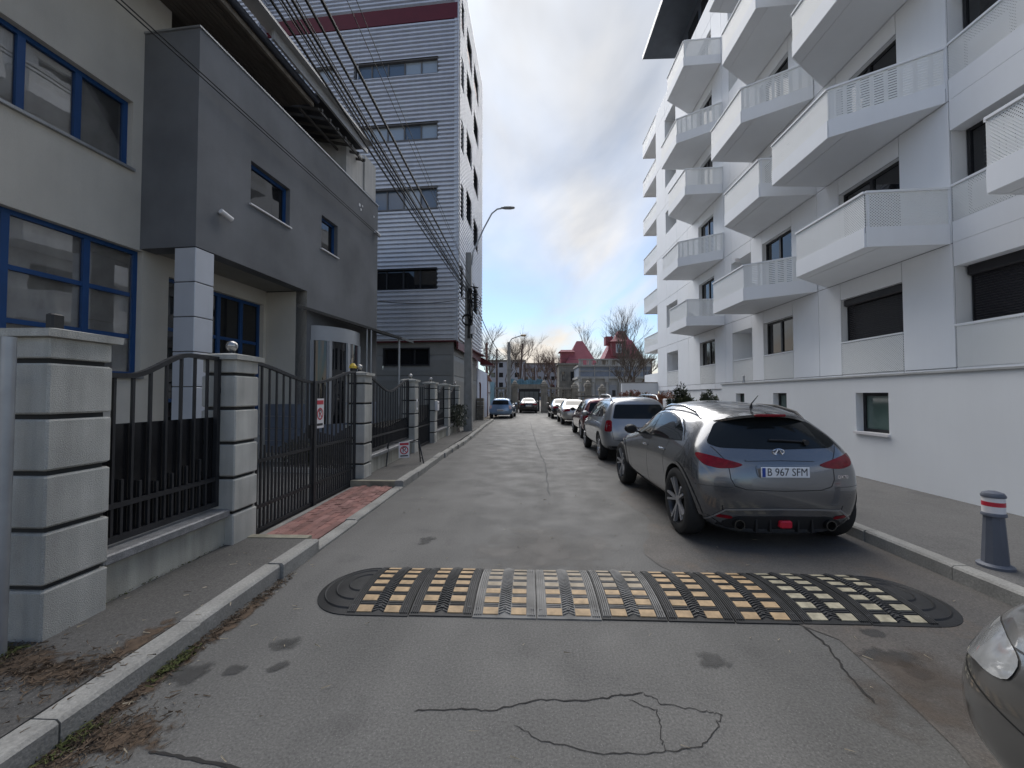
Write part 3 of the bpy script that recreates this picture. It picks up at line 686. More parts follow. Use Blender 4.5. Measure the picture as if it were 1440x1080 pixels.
# things on the facade
def seccam(u, z, label):
    c = empty('security_camera', (0,0,0), 0, label, 'camera'); b = OB.matrix_basis @ Vector((.0, u, z)); c.location = b; c.rotation_euler = (0,0,R(-5.1))
    k = MB(); k.tube([(0,0,0),(.09,0,-.01)], .035, 8); k.tube([(.08,-.07,0),(.11,.16,-.07)], .048, 10); k.build('housing', SIGNW, c, True); MB().tube([(.1105,.163,-.0705),(.112,.17,-.073)], .036, 10).build('lens', BLKP, c)
bpy.context.view_layer.update()
seccam(.5, 5.16, 'white security camera near the corner of the charcoal wall'); seccam(6.85, 7.3, 'small white security camera at the far end of the charcoal wall')
mk = MB()
for u_, z_, s in ((5.75,7.72,.08),(5.95,7.78,.05),(5.85,7.62,.06),(6.75,7.78,.05)): mk.box(.001, .012, u_, u_+s, z_, z_+s*1.1)
mk.build('anchor_plate', SIGNW, OB)
wc = OB.matrix_basis
for i, dz in enumerate((0, .07)):
    a = [wc @ Vector((.12, -9+u_*1.6, 7.52+dz-.035*u_)) for u_ in range(11)]
    tag(MB().tube(a, .011, 5).build('facade_cable', CABLE), 'thin black cable strung along the charcoal facade', 'cable', 'pair of cables along the charcoal facade')
# planting bed and low hedge inside the yard
hb = empty('yard_hedge', (-4.4, 9.2, .02), R(-5), 'low dark hedge with pale edging behind the driveway gate', 'hedge')
def leafmass(k, n, fn, s0, s1):
    for _ in range(n):
        p = Vector(fn()); a = Vector((random.gauss(0,1),random.gauss(0,1),random.gauss(0,1))).normalized(); b = a.orthogonal().normalized(); b = (b*math.cos(random.random()*6.28)+a.cross(b)*math.sin(random.random()*6.28)); l = random.uniform(s0,s1)
        k.add([p-a*l, p+b*l*.4, p+a*l, p-b*l*.4], [(0,1,2,3)])
k = MB(); leafmass(k, 5000, lambda: (random.uniform(-1.1,1.1), random.uniform(-.3,.3), random.uniform(.1,.62)*1), .02, .05); k.build('foliage', mat('dark_hedge_leaf', (.05,.052,.03), .7, .4, 9), hb)
part('edging', mat('pale_edging', (.5,.48,.45), .8, .1), hb, -1.2, 1.2, -.42, -.36, 0, .1)

# ============================================================ metal clad tower
TW_ = empty('clad_tower', (-3.3, 18.86, 0), 0, 'tall office tower clad in silver corrugated sheet with dark red band', 'building')
PITCH = .205
def corr(P0, P1, z0, z1, holes, m=CORR, name='corrugated_cladding', pitch=PITCH, dep=.11, out=(0,-1), kind='r'):
    """horizontally ribbed sheet between two plan points, with window holes (u from P0)"""
    P0 = Vector(P0); P1 = Vector(P1); L = (P1-P0).length; d = (P1-P0)/L; o = Vector(out)
    us = sorted({0., L}|{min(max(h[i],0),L) for h in holes for i in (0,1)}); k = MB()
    for a, b in zip(us[:-1], us[1:]):
        hs = sorted([h for h in holes if h[0] < (a+b)/2 < h[1]], key=lambda h: h[2]); z = z0; segs = []
        for h in hs:
            if h[2] > z: segs.append((z, h[2]))
            z = max(z, h[3])
        if z < z1: segs.append((z, z1))
        for s0, s1 in segs:
            zs = [s0]; i = math.floor(s0/pitch)
            while i*pitch < s1:
                for f in ((.0,.12,.5,.62) if kind == 'r' else (.0,.04)):
                    zz = (i+f)*pitch
                    if s0 < zz < s1: zs.append(zz)
                i += 1
            zs.append(s1); vs = []; fs = []
            for zz in zs:
                f = (zz/pitch) % 1.0
                if kind == 'r': q = 0 if (f < 1e-6 or f > .62-1e-6) else (1 if .12-1e-6 <= f <= .5+1e-6 else (f/.12 if f < .12 else (.62-f)/.12))
                else: q = (1-f)
                p = o*(q*dep)
                A = P0+d*a+p; B = P0+d*b+p; vs += [(A.x,A.y,zz),(B.x,B.y,zz)]
            for j in range(len(zs)-1): fs.append((2*j,2*j+1,2*j+3,2*j+2))
            k.add(vs, fs)
    return k.build(name, m, TW_)
a43 = R(4.3); fd = Vector((-math.cos(a43), math.sin(a43))); fo = Vector((-math.sin(a43), -math.cos(a43)))
sdv = Vector((.022, 1)).normalized(); so = Vector((sdv.y, -sdv.x))
rowsF = [(16.87,17.68),(13.74,14.58),(10.43,11.48),(6.63,7.65)]
holesF = [(.92,5.1,a,b) for a, b in rowsF]+[(6.15,10.3,a,b) for a, b in rowsF[:2]]
TOP = 22.3
FL = 9.75
corr((0,0), fd*FL, 4.25, 19.45, holesF, out=fo); corr((0,0), fd*FL, 20.2, TOP, [], out=fo)
q0 = fd*FL; q1 = q0+fo*.5
corr(q1, q1+fd*6, 4.25, TOP, [], out=fo); corr(q1, q0, 4.25, TOP, [], out=-fd)
holesS = []
for i, (a, b) in enumerate(rowsF+[(19.6,20.5)]):
    for u0, u1, dz in ((.35,1.05,0),(1.9,3.5,.55),(4.2,6.0,.1)): holesS.append((u0,u1,a-.25+dz*(i < 4),b+.3+dz*(i < 4)))
corr((0,0), sdv*8, 4.25, TOP, [h for h in holesS if h[2] > 5.2], out=so)
def obq(k, P0, d, u0, u1, z0, z1, o, o0, o1):
    A = P0+d*u0; B = P0+d*u1; k.add([(*(A+o*o0),z0),(*(B+o*o0),z0),(*(B+o*o1),z0),(*(A+o*o1),z0),(*(A+o*o0),z1),(*(B+o*o0),z1),(*(B+o*o1),z1),(*(A+o*o1),z1)],
        [(0,1,2,3),(7,6,5,4),(0,4,5,1),(1,5,6,2),(2,6,7,3),(3,7,4,0)]); return k
Z2 = Vector((0,0))
obq(MB(), Z2, fd, 0, FL, 19.45, 20.2, fo, -.1, .09).build('red_band', REDS, TW_); obq(MB(), Z2, sdv, .0, 8, 19.45, 20.2, so, -.1, .02).build('red_band', REDS, TW_)
k = MB(); obq(k, Z2, fd, -.07, .14, 4.25, TOP, fo, -.05, .075); k.build('corner_flashing', PANELG, TW_)
obq(MB(), q1, fd, -.03, .16, 4.25, TOP, fo, -.05, .08).build('corner_flashing', PANELG, TW_)
obq(MB(), Z2, fd, 4.9, 4.94, 8, 19.4, fo, 0, .058).build('sheet_joint', PANELG, TW_)
CORE = mat('tower_interior', (.05,.052,.055), .9, .1)
k = MB(); obq(k, Z2, fd, 1.1, 15, 4.4, TOP-.1, fo, -7, -.35); k.build('core', CORE, TW_)
obq(MB(), Z2, fd, .02, 15.6, 4.2, 4.25, fo, -7.8, .02).build('overhang_soffit', REDS, TW_)
def twin(P0, d, o, u0, u1, z0, z1, n, gm):
    k = MB(); f = .06
    for zz in ((z0,z0+f),(z1-f,z1)): obq(k, P0, d, u0, u1, zz[0], zz[1], o, -.12, .06)
    for i in range(n+1):
        uu = u0+(u1-u0-f)*i/n; obq(k, P0, d, uu, uu+f, z0+f, z1-f, o, -.12, .05 if i in (0,n) else -.04)
    fr = k.build('window', FRAMED if gm is None else mat('steel_window_frame', (.12,.12,.125), .5, .1), TW_)
    for i in range(n):
        uu = u0+(u1-u0-f)*i/n; g_ = (random.choice(gm) if gm else GLD)
        obq(MB(), P0, d, uu+f, uu+(u1-u0-f)/n, z0+f, z1-f, o, -.10, -.09).build('pane', g_, fr)
    return fr
GLC2 = glass_mat('blue_tinted_glass', (.10,.14,.20), .05)
for i, h in enumerate(holesF):
    twin(Z2, fd, fo, *h, 5, ([GLCUR,GLCUR,GLC2] if h[2] > 16 else [GLC2,GLC2,GLCUR] if h[2] > 13 else [GLCUR,GLC2,GLCUR] if h[2] > 9 else None))
for h in holesS:
    if h[2] > 5.2: twin(Z2, sdv, so, *h, 2, None)
# ground storey: grey lap siding, set back
P1 = Z2+fd*.25-fo*.25
corr(P1, P1+fd*9, 0, 4.2, [(1.1,3.4,3.1,3.95),(3.9,6.0,3.1,3.95)], m=LAPD, name='lap_siding', pitch=.24, dep=.03, out=fo, kind='l')
corr(P1, P1+sdv*7.4, 0, 4.2, [], m=LAPD, name='lap_siding', pitch=.24, dep=.03, out=so, kind='l')
for a, b in ((1.1,3.4),(3.9,6.0)): twin(P1, fd, fo, a, b, 3.1, 3.95, 3, None)
k = MB(); obq(k, P1, fd, -.05, .1, 0, 4.2, fo, -.03, .045); k.build('corner_flashing', LAPD, TW_)
k = MB(); obq(k, Z2, sdv, .05, 7.9, 3.85, 4.2, so, -.02, .06); k.build('red_fascia', REDS, TW_)
aw = MB().add([(.15,7.9,4.25),(1.0,7.9,3.75),(1.0,9.2,3.75),(.15,9.2,4.25),(.15,7.9,3.7),(1.0,7.9,3.68),(1.0,9.2,3.68),(.15,9.2,3.7)],[(0,1,2,3),(7,6,5,4),(4,5,1,0),(1,5,6,2),(2,6,7,3),(3,7,4,0)]).build('awning', REDS, TW_)

# ============================================================ utility pole and lines
up = empty('utility_pole', (-2.70, 18.45, .1), 0, 'concrete utility pole with street lamp and coiled cables', 'utility pole')
k = MB(); k.add([(s*a*.19, t*b*.16, 0) for s, t, a, b in ((-1,-1,1,1),(1,-1,1,1),(1,1,1,1),(-1,1,1,1))]+[(s*.12, t*.11, 8.05) for s, t in ((-1,-1),(1,-1),(1,1),(-1,1))], [(3,2,1,0),(4,5,6,7),(0,1,5,4),(1,2,6,5),(2,3,7,6),(3,0,4,7)]); k.build('shaft', CONC, up)
MB().tube([(.14,0,7.5),(.2,0,8.1),(.7,0,9.2),(1.05,0,9.85),(1.3,0,10.05),(1.5,0,10.08)], .035, 8).build('lamp_arm', GALV, up, True)
k = MB(); k.lathe([(1e-5,0),(.06,.03),(.11,.2),(.12,.45),(.08,.62),(1e-5,.66)], n=12, axis='x'); o = k.build('lamp_head', GALV, up, True, (1.45,0,10.1)); o.scale = (1,1,.55)
for z in (6.3, 5.9, 5.2): part('steel_band', GALV, up, -.17, .17, -.16, .16, z, z+.05)
for q in range(3):
    k = MB(); k.tube([(-.02+.23*math.cos(t*.42+q), -.2-.03*q, 4.95+.23*math.sin(t*.42+q)+.02*q) for t in range(16)], .022, 6); k.build('cable_coil', CABLE, up)
part('meter_box', SIGNW, up, .12, .32, -.2, -.02, 4.35, 4.72, b=.01)
k = MB()
for q in range(9):
    x = random.uniform(.02,.22); k.tube([(x+random.uniform(-.06,.06), -.18+random.uniform(-.05,.05), 6.4-i*.32) for i in range(8)], .018, 5)
k.build('hanging_cables', CABLE, up)
k = MB()
for q in range(4):
    r = random.uniform(.15,.3); k.tube([(.35+r*math.cos(t*.5), -.05, 5.95-q*.1+r*.8*math.sin(t*.5)) for t in range(14)], .012, 5)
for z in (6.5, 6.2, 5.95): k.tube([(.1,-.1,z),(.45,-.1,z-.06)], .03, 6)
k.build('splice_loops', CABLE, up)
def wire(a, b, sag_, r, name='overhead_cable', label=None, n=18, group='overhead cables strung along the street'):
    a = Vector(a); b = Vector(b); pts = [a.lerp(b, i/n)-Vector((0,0,4*sag_*(i/n)*(1-i/n))) for i in range(n+1)]
    return tag(MB().tube(pts, r, 5).build(name, CABLE), label or 'black overhead cable running along the left side of the street', 'cable', group)
for dx, dz, s, r in ((-.25,.0,.42,.018),(-.18,.05,.36,.013),(-.10,.1,.30,.021),(0,.0,.40,.014),(.06,.2,.32,.020),(-.3,.22,.5,.008),(.16,.32,.22,.024),(.1,.1,.45,.008)):
    wire((-2.72+dx*.4, 18.4, 6.35+dz), (-2.78+dx, -14, 6.9+dz*1.6), s, r)
for dx, dz in ((.35,.75),(.62,.9)): wire((-2.6, 18.4, 7.0), (-2.72+dx, -14, 7.3+dz), .25, .006, label='thin overhead wire beside the thick cable bundle')
wire((-2.7,18.4,6.1), (-5.25,14.2,5.0), .15, .016, 'service_cable', 'black service cable from the pole to the office corner')
# ============================================================ white apartment building on the right
AB = empty('apartment_building', (9.0, 9.0, 0), 0, 'white panelled apartment block with angled perforated balconies', 'building')
FZ = lambda k: 4.92+3.06*(k-1)          # underside of the balconies of floor k
def Y(y): return y-9.0                   # building frame: x outward is negative
bays = [(9.0,10.2,'p'),(10.2,12.15,'w'),(12.15,13.05,'p'),(13.05,14.3,'p'),(14.3,16.05,'w'),(16.05,16.85,'p'),(16.85,18.45,'r'),(18.45,19.1,'p'),(19.1,20.15,'p'),(20.15,21.9,'w'),(21.9,23.4,'p'),(23.4,25.05,'p'),(25.05,27.0,'v'),(27.0,28.9,'p')]
wall = MB(); NF = 6
JNT = mat('joint_shadow_gap', (.12,.12,.125), .9, .05)
jb = MB()
def panelpiece(y0, y1, z0, z1, m=None):
    jb.box(-.0016, -.0003, Y(y0)+.004, Y(y1)-.004, z0+.002, z1-.002)
    part('facade_panel', m or WHITE, AB, -.032, -.002, Y(y0)+.010, Y(y1)-.010, z0+.010, z1-.010)
def win(y0, y1, z0, z1, x, n=2, gm=None, curtain=None):
    k = MB(); f = .065; a, b = Y(y0), Y(y1)
    k.box(x-.04, x+.04, a, b, z0, z0+f); k.box(x-.04, x+.04, a, b, z1-f, z1); k.box(x-.04, x+.04, a, a+f, z0+f, z1-f); k.box(x-.04, x+.04, b-f, b, z0+f, z1-f)
    fr = k.build('window', FRAMED, AB); w_ = (b-a-2*f)/n
    for i in range(1, n): part('mullion', FRAMED, fr, x-.045, x+.045, a+f+w_*i-.045, a+f+w_*i+.045, z0+f, z1-f)
    for i in range(n): part('pane', gm or GLD, fr, x-.006, x+.006, a+f+w_*i+(.045 if i else 0), a+f+w_*(i+1)-(.045 if i < n-1 else 0), z0+f, z1-f)
    if curtain:
        k = MB()
        for i in range(10):
            t = a+f+(b-a)*.45+i*.07; k.add([(x+.08,t,z0+f),(x+.14,t+.035,z0+f),(x+.14,t+.035,z1-f),(x+.08,t,z1-f)],[(0,1,2,3)])
    return fr
def shutter(y0, y1, z0, z1, x, boxh=.2):
    s = empty('roller_shutter'); s.parent = AB; a, b = Y(y0), Y(y1)
    k = MB(); k.bbox(x-.14, x+.06, a+.01, b-.01, z1-boxh, z1, .03); k.build('shutter_box', SHUT, s)
    z = z0
    sm = MB().bbox(x-.012, x+.012, a+.03, b-.03, .002, .05, .008).mesh('slat', SHUT)
    while z < z1-boxh-.02: link('slat', sm, None, s, (0,0,z)); z += .052
    part('guide_rail', FRAMED, s, x-.025, x+.025, a+.004, a+.03, z0, z1-boxh); part('guide_rail', FRAMED, s, x-.025, x+.025, b-.03, b-.004, z0, z1-boxh)
def perfpanel(y0, y1, z0, z1, x=-.03):
    o = part('perforated_panel', PERF, AB, x-.004, x+.004, Y(y0)+.01, Y(y1)-.01, z0, z1); 
    part('rail', WHITE, AB, x-.03, x+.05, Y(y0), Y(y1), z1, z1+.045); return o
for (y0, y1, ty) in bays:
    for k in range(0, NF+1):
        zb = 2.0 if k == 0 else FZ(k); zn = FZ(k+1); top = zn-.50
        if k == NF: 
            wall.box(0, .35, Y(y0), Y(y1), zb, zb+1.1); panelpiece(y0, y1, zb, zb+1.1); continue
        if ty == 'p':
            wall.box(0, .35, Y(y0), Y(y1), zb, zn); panelpiece(y0, y1, zb if k else 2.28, zn)
            if k == 0: panelpiece(y0, y1, 2.0, 2.28)
        else:
            zs = 3.2 if k == 0 else zb+.42
            if ty in 'rv' and k: zs = zb+1.15
            xin = .16 if ty == 'w' else .8
            wall.box(0, .35, Y(y0), Y(y1), zb, zs); wall.box(0, .35, Y(y0), Y(y1), top, zn); panelpiece(y0, y1, top, zn)
            if k == 0:
                panelpiece(y0, y1, 2.0, 2.28); panelpiece(y0, y1, 2.29, zs-.02, PERF); part('rail', WHITE, AB, -.05, .10, Y(y0), Y(y1), zs-.02, zs+.02)
            else: panelpiece(y0, y1, zb, zs)
            if xin > .4:
                wall.box(.351, .9, Y(y0)-.1, Y(y0), zs, top); wall.box(.351, .9, Y(y1), Y(y1)+.1, zs, top); wall.box(.351, .9, Y(y0), Y(y1), top, top+.1); wall.box(.351, .9, Y(y0), Y(y1), zs-.1, zs)
            if k == 0 and y0 == 10.2: shutter(y0+.02, y1-.02, zs+.02, top, .16)
            elif ty == 'r': win(y0+.0, y0+.75, zs, top, .84, 1); wall.box(.82,.9,Y(y0)+.75,Y(y1),zs,top)
            else: win(y0, y1, zs, top, xin, 2)
wall.box(.03, .35, Y(13.9), Y(28.9), 0, 2.0); wall.box(.36, 4, Y(28.6), Y(28.9), 0, 2.0); wall.build('wall', WREND, AB); jb.build('joint_backing', JNT, AB)
part('interior', mat('apartment_interior', (.05,.05,.05), .9, .1), AB, .95, 8, Y(9.05), Y(28.8), 2, FZ(NF)+.9)
part('roof', mat('gravel_roof', (.2,.2,.19), .9, .2), AB, .36, 10, Y(3), Y(28.8), FZ(NF)+.3, FZ(NF)+.5)
# loggia bay next to the street end (towards the camera)
lo = MB(); lo.box(.36,.6, Y(5.6), Y(9.0)-.002, 2.0, 21)
for k in range(0, 6):
    zb = 2.0 if k == 0 else FZ(k); zn = FZ(k+1); 
    zs = 3.15 if k == 0 else zb+1.2; top = zn-.02
    fz = 2.28 if k == 0 else zb+.45
    part('facade_panel', WHITE, AB, -.034, .3, Y(5.6), Y(9.0)-.012, zb+.006, fz); part('perforated_panel', PERF, AB, -.02, -.012, Y(5.6), Y(9.0)-.012, fz+.01, zs); part('rail', WHITE, AB, -.05, .04, Y(5.6), Y(9.0)-.012, zs, zs+.045)
    lo.box(.302, .358, Y(5.6), Y(9)-.002, zb, zs)
    if k == 0: 
        part('facade_panel', WHITE, AB, -.034, .3, Y(5.6), Y(9.0)-.012, 4.42, zn); shutter(6.4, 8.97, 3.17, 4.42, .32, .22)
    else:
        part('facade_panel', WHITE, AB, -.034, .36, Y(5.6), Y(9.0)-.012, zn-.65, zn); win(6.4, 8.97, zs-.6, zn-.65, .33, 3)
lo.build('loggia_wall', WREND, AB)
# corner loggias at the far end, open on two sides
for k in range(1, 8):
    zb = FZ(k); b = zb+1.15 if k < 7 else zb+.4
    if k < 7:
        part('loggia_parapet', WHITE, AB, -.03, .12, Y(28.9)+.01, Y(32.2), zb, zb+.42); part('loggia_parapet', WHITE, AB, .121, 4, Y(32.05), Y(32.2), zb, zb+.42); part('loggia_slab', SOFW, AB, .121, 4, Y(28.92), Y(32.04), zb+.02, zb+.25)
        part('perforated_panel', PERF, AB, -.02, -.012, Y(28.9 if k % 2 else 25.0)+.01, Y(32.2), zb+.43, zb+1.15); part('perforated_panel', PERF, AB, 0, 4, Y(32.18), Y(32.19), zb+.43, zb+1.15); part('rail', WHITE, AB, -.05, .06, Y(28.9)+.01, Y(32.2), zb+1.15, zb+1.19)
wl = MB(); wl.box(2.2, 2.4, Y(28.9), Y(32.0), 2, FZ(6)); wl.box(0, 4, Y(28.78), Y(28.88), 2, FZ(6)+1); wl.build('loggia_wall', mat('loggia_grey', (.42,.42,.43), .8, .05), AB)
part('loggia_parapet', WHITE, AB, -.03, .12, Y(28.9)+.01, Y(32.2), 2.0, 3.25); part('loggia_parapet', WHITE, AB, .121, 4, Y(32.05), Y(32.2), 2.0, 3.25)
# penthouse and projecting roof
DKP = mat('dark_penthouse_cladding', (.06,.075,.10), .5, .1, 2)
part('penthouse_wall', DKP, AB, 1.4, 7, Y(12), Y(28.2), FZ(6)+.5, 25.8)
for y in range(13, 28, 2): part('penthouse_window', GLD, AB, 1.36, 1.398, Y(y), Y(y+1.5), 21.2, 25.2)
part('roof_slab', mat('dark_roof_soffit', (.09,.11,.14), .6, .1, 2), AB, -.75, 8, Y(8), Y(29.3), 25.8, 26.05); part('roof_edge', GALV, AB, -.79, -.752, Y(8), Y(29.34), 25.78, 26.1)
# balconies
def balcony(y0, k, typ):
    zb = FZ(k); pr = 1.68
    pts = [(-.035,0),(-pr,.10),(-pr,2.38),(-.035,3.55)] if typ == 1 else [(-.035,0),(-pr,1.12),(-pr,3.42),(-.035,3.55)]
    pts = [(x, y+Y(y0)) for x, y in pts]
    s = MB().prism(pts[::-1], zb+.012, zb+.30).build('balcony', SOFW, AB)
    k_ = MB(); 
    def inset(t): 
        c = Vector((pts[0][0]*.25+pts[1][0]*.25+pts[2][0]*.25+pts[3][0]*.25, sum(p[1] for p in pts)/4)); return [(c+(Vector(p)-c)*t) for p in pts]
    # soffit: two boards with an open joint
    f = .32
    a, b, c, d = [Vector(p) for p in pts]
    m1 = b.lerp(a, f/1.6); m2 = c.lerp(d, f/1.6)
    for nm, q in (('soffit_panel', [a.lerp(b,.01), m1.lerp(a,.012), m2.lerp(d,.012), d.lerp(c,.01)]), ('soffit_panel', [m1.lerp(b,.02), b, c, m2.lerp(c,.02)])):
        MB().prism([(p.x,p.y) for p in q][::-1], zb, zb+.011).build(nm, SOFW, s)
    for i in range(3):
        p, q = Vector(pts[i]), Vector(pts[i+1]); dv = (q-p).normalized(); n = Vector((-dv.y, dv.x)); n = n if n.x < 0 or abs(n.x) < .2 else -n
        if abs(n.x) < .3: n = Vector((0, -1 if i == 0 else 1))
        def bx(z0, z1, o0, o1, g, m, nm):
            P = p+dv*g; Q = q-dv*g
            vs = [(*(P+n*o0),z0),(*(Q+n*o0),z0),(*(Q+n*o1),z0),(*(P+n*o1),z0)]; vs += [(x,y,z0+z1-z0) for x,y,_ in vs]
            return MB().add(vs, [(0,1,2,3),(7,6,5,4),(0,4,5,1),(1,5,6,2),(2,6,7,3),(3,7,4,0)]).build(nm, m, s)
        bx(zb-.008, zb+.42, .001, .03, .004, WHITE, 'fascia'); bx(zb+.425, zb+1.17, .006, .012, .0, PERF, 'perforated_panel'); bx(zb+1.17, zb+1.215, -.03, .045, 0, WHITE, 'handrail')
    k2 = MB()
    for i in range(4):
        x, y = pts[i]; k2 = MB(); k2.box(x-.02+(.05 if i in (1,2) else 0), x+.02+(.05 if i in (1,2) else 0), y-.02, y+.02, zb+.30, zb+1.17); k2.build('post', WHITE, s)
    for t in (.33, .66):
        x = b.x+.05; y = b.y+(c.y-b.y)*t; k2 = MB(); k2.box(x-.015, x+.015, y-.015, y+.015, zb+.30, zb+1.17); k2.build('post', WHITE, s)
    return s
for k, t in ((1,1),(2,2),(3,1),(4,2)): balcony(9.06, k, t)
for k, t in ((1,2),(2,1),(3,2),(4,1),(5,2)): balcony(13.08, k, t)
for k, t in ((1,1),(2,2),(3,1),(4,2),(5,1)): balcony(19.15, k, t)
balcony(3.35, 1, 2); balcony(3.35, 2, 1)
# plinth along the pavement
PB = empty('basement_plinth', (6.45, 0, 0), 0, 'white rendered basement plinth with small square windows along the pavement', 'wall')
k = MB(); ph = [(7.66,8.40,1.0,1.75),(10.58,11.15,1.0,1.76),(12.6,13.1,1.0,1.76)]
wallrects(k, 0, .28, -6, 14.03, .05, 2.05, ph); k.box(.28, 2.5, 13.75, 14.03, .05, 2.05); k.box(.28, 2.5, -6, 13.75, 1.85, 2.05); k.build('wall', WREND, PB)
part('coping', mat('coping_metal', (.50,.50,.49), .45, .15, 3, metal=.3), PB, -.03, 2.5, -6, 14.06, 2.053, 2.085)
for a, b, c, d in ph:
    fr = MB(); f = .06; x = .17; fr.box(x-.03,x+.03,a,b,c,c+f); fr.box(x-.03,x+.03,a,b,d-f,d); fr.box(x-.03,x+.03,a,a+f,c+f,d-f); fr.box(x-.03,x+.03,b-f,b,c+f,d-f); fo_ = fr.build('window', FRAMED, PB)
    part('pane', glass_mat('green_tinted_pane', (.10,.15,.135), .08), fo_, x-.005, x+.005, a+f, b-f, c+f, d-f); part('sill', SIGNW, fo_, -.05, .13, a-.02, b+.02, c-.045, c+.002)
part('void', CORE, PB, .29, .32, 7, 13.6, .5, 1.84)
vp_ = empty('roof_vent', (6.75, 13.2, 2.085), 0, 'small metal vent pipe on top of the plinth', 'vent'); MB().lathe([(.05,0),(.03,.12),(.03,.22),(1e-5,.26)], n=10).build('pipe', GALV, vp_)
hs = empty('outdoor_siren', (8.93, 17.6, 7.35), 0, 'small white siren unit on the apartment wall', 'siren'); MB().tube([(0,0,0),(-.12,0,.02)], .03, 8).build('bracket', SIGNW, hs); MB().lathe([(.03,0),(.09,.1),(.09,.14),(1e-5,.15)], (-.14,0,-.03), 12).build('horn', SIGNW, hs)
# garden wall and planting beyond the plinth
gw = empty('garden_wall', (0,0,0), 0, 'low white garden wall behind the orange shrubs', 'wall'); part('wall', WREND, gw, 6.5, 9.0, 29.0, 29.2, .05, 2.55); part('coping', KERB, gw, 6.46, 8.95, 28.97, 29.23, 2.55, 2.62)
pl_ = empty('planter_block', (6.3, 18.2, .1), 0, 'white concrete block between the shrubs', 'block'); part('block', WREND, pl_, -.35, .35, -.35, .35, 0, 1.45, b=.02)
gr_ = empty('dark_grille', (8.9, 15.6, .1), 0, 'dark louvred grille at the foot of the apartment wall', 'grille')
part('backing', BLKP, gr_, -.02, .0, -1.3, 1.3, 0, 1.85)
for i in range(12): part('louvre', FRAMED, gr_, -.05, -.022, -1.3, 1.3, .1+i*.145, .19+i*.145)
LEAFG = [mat('conifer_green_%d' % i, c, .75, .45, 6) for i, c in enumerate(((.030,.042,.020),(.040,.052,.022),(.052,.060,.022)))]
LEAFO = [mat('russet_leaf_%d' % i, c, .8, .4, 6) for i, c in enumerate(((.25,.11,.06),(.32,.16,.09),(.20,.09,.06)))]
def shrub(x, y, h, r, m, label, n=1700, conic=.7, group=None, cat='shrub', z=.1):
    s = empty('shrub', (x,y,z), 0, label, cat, group); st = MB(); k = MB()
    tips = []
    for q in range(16):
        a = random.uniform(0,6.28); rr = r*random.uniform(.1,.9); hh = h*random.uniform(.55,1.0)*(1-conic*.35*rr/r); tips.append((math.cos(a)*rr, math.sin(a)*rr, hh)); st.tube([(0,0,0),(math.cos(a)*rr*.5,math.sin(a)*rr*.5,hh*.5),tips[-1]], [.018,.012,.004], 5)
    st.build('stem', BARK, s)
    for _ in range(n):
        t = random.choice(tips); f = random.uniform(.12,1)**.8; wd = (1-f*.8)*r*.62+.03
        p = Vector((t[0]*f+random.gauss(0,wd*.55), t[1]*f+random.gauss(0,wd*.55), t[2]*f+random.gauss(0,.04)))
        a = Vector((p.x*.8, p.y*.8, random.uniform(.2,1.0))).normalized()+Vector((random.gauss(0,.4),random.gauss(0,.4),random.gauss(0,.3))); a.normalize(); b = a.orthogonal().normalized(); l = random.uniform(.05,.11)
        k.add([p-a*l*.4, p+b*l*.36, p+a*l, p-b*l*.36], [(0,1,2,3)])
    k.build('foliage', m, s); return s
gl = ['dark green conifer shrub growing against the plinth end','bushy green conifer shrub with pointed tips beside the plinth','small green conifer shrub between two taller ones','spiky dark green conifer next to the white block']
for i, (x, y, h, r) in enumerate(((6.45,14.6,1.75,.5),(6.5,15.4,2.05,.55),(6.35,16.5,1.85,.5),(6.3,17.5,2.2,.6))): shrub(x, y, h, r, LEAFG[i % 3], gl[i], 4200, group='green conifers beside the plinth')
ol = ['russet leaved shrub beside the white block','tall russet shrub in the row before the garden wall','russet shrub between green shrubs','pale orange shrub','low russet shrub at the far end of the row']
for i in range(9):
    rus = i not in (3, 6)
    shrub(6.3+random.uniform(-.15,.2), 19.0+i*1.05, random.uniform(1.75,2.15), .6, random.choice(LEAFO) if rus else LEAFG[1], 'russet leaved shrub in the row before the garden wall' if rus else 'green shrub among the russet shrubs before the garden wall', 2400, .3, 'shrub row before the garden wall')
# bollard
bo = empty('bollard', (4.30, 4.02, .12), 0, 'blue-grey plastic bollard with white and red reflective bands on the kerb side', 'bollard')
BOL = mat('blue_grey_plastic', (.10,.11,.135), .5, .1, 4)
MB().lathe([(.125,0),(.125,.022),(.105,.035),(.098,.04)], n=20).build('base', BOL, bo, True); MB().lathe([(.092,.04),(.070,.46),(.072,.47)], n=10).build('shaft', BOL, bo)
MB().lathe([(.085,.47),(.085,.49),(.078,.50)], n=20).build('collar', BOL, bo, True)
MB().lathe([(.077,.50),(.077,.56)], n=20).build('white_band', SIGNW, bo, True); MB().lathe([(.0775,.56),(.0775,.60)], n=20).build('red_band', SIGNR, bo, True); MB().lathe([(.077,.60),(.077,.64)], n=20).build('white_band', SIGNW, bo, True)
MB().lathe([(.082,.64),(.084,.655),(.07,.68),(.03,.695),(1e-5,.697)], n=20).build('cap', BOL, bo, True)
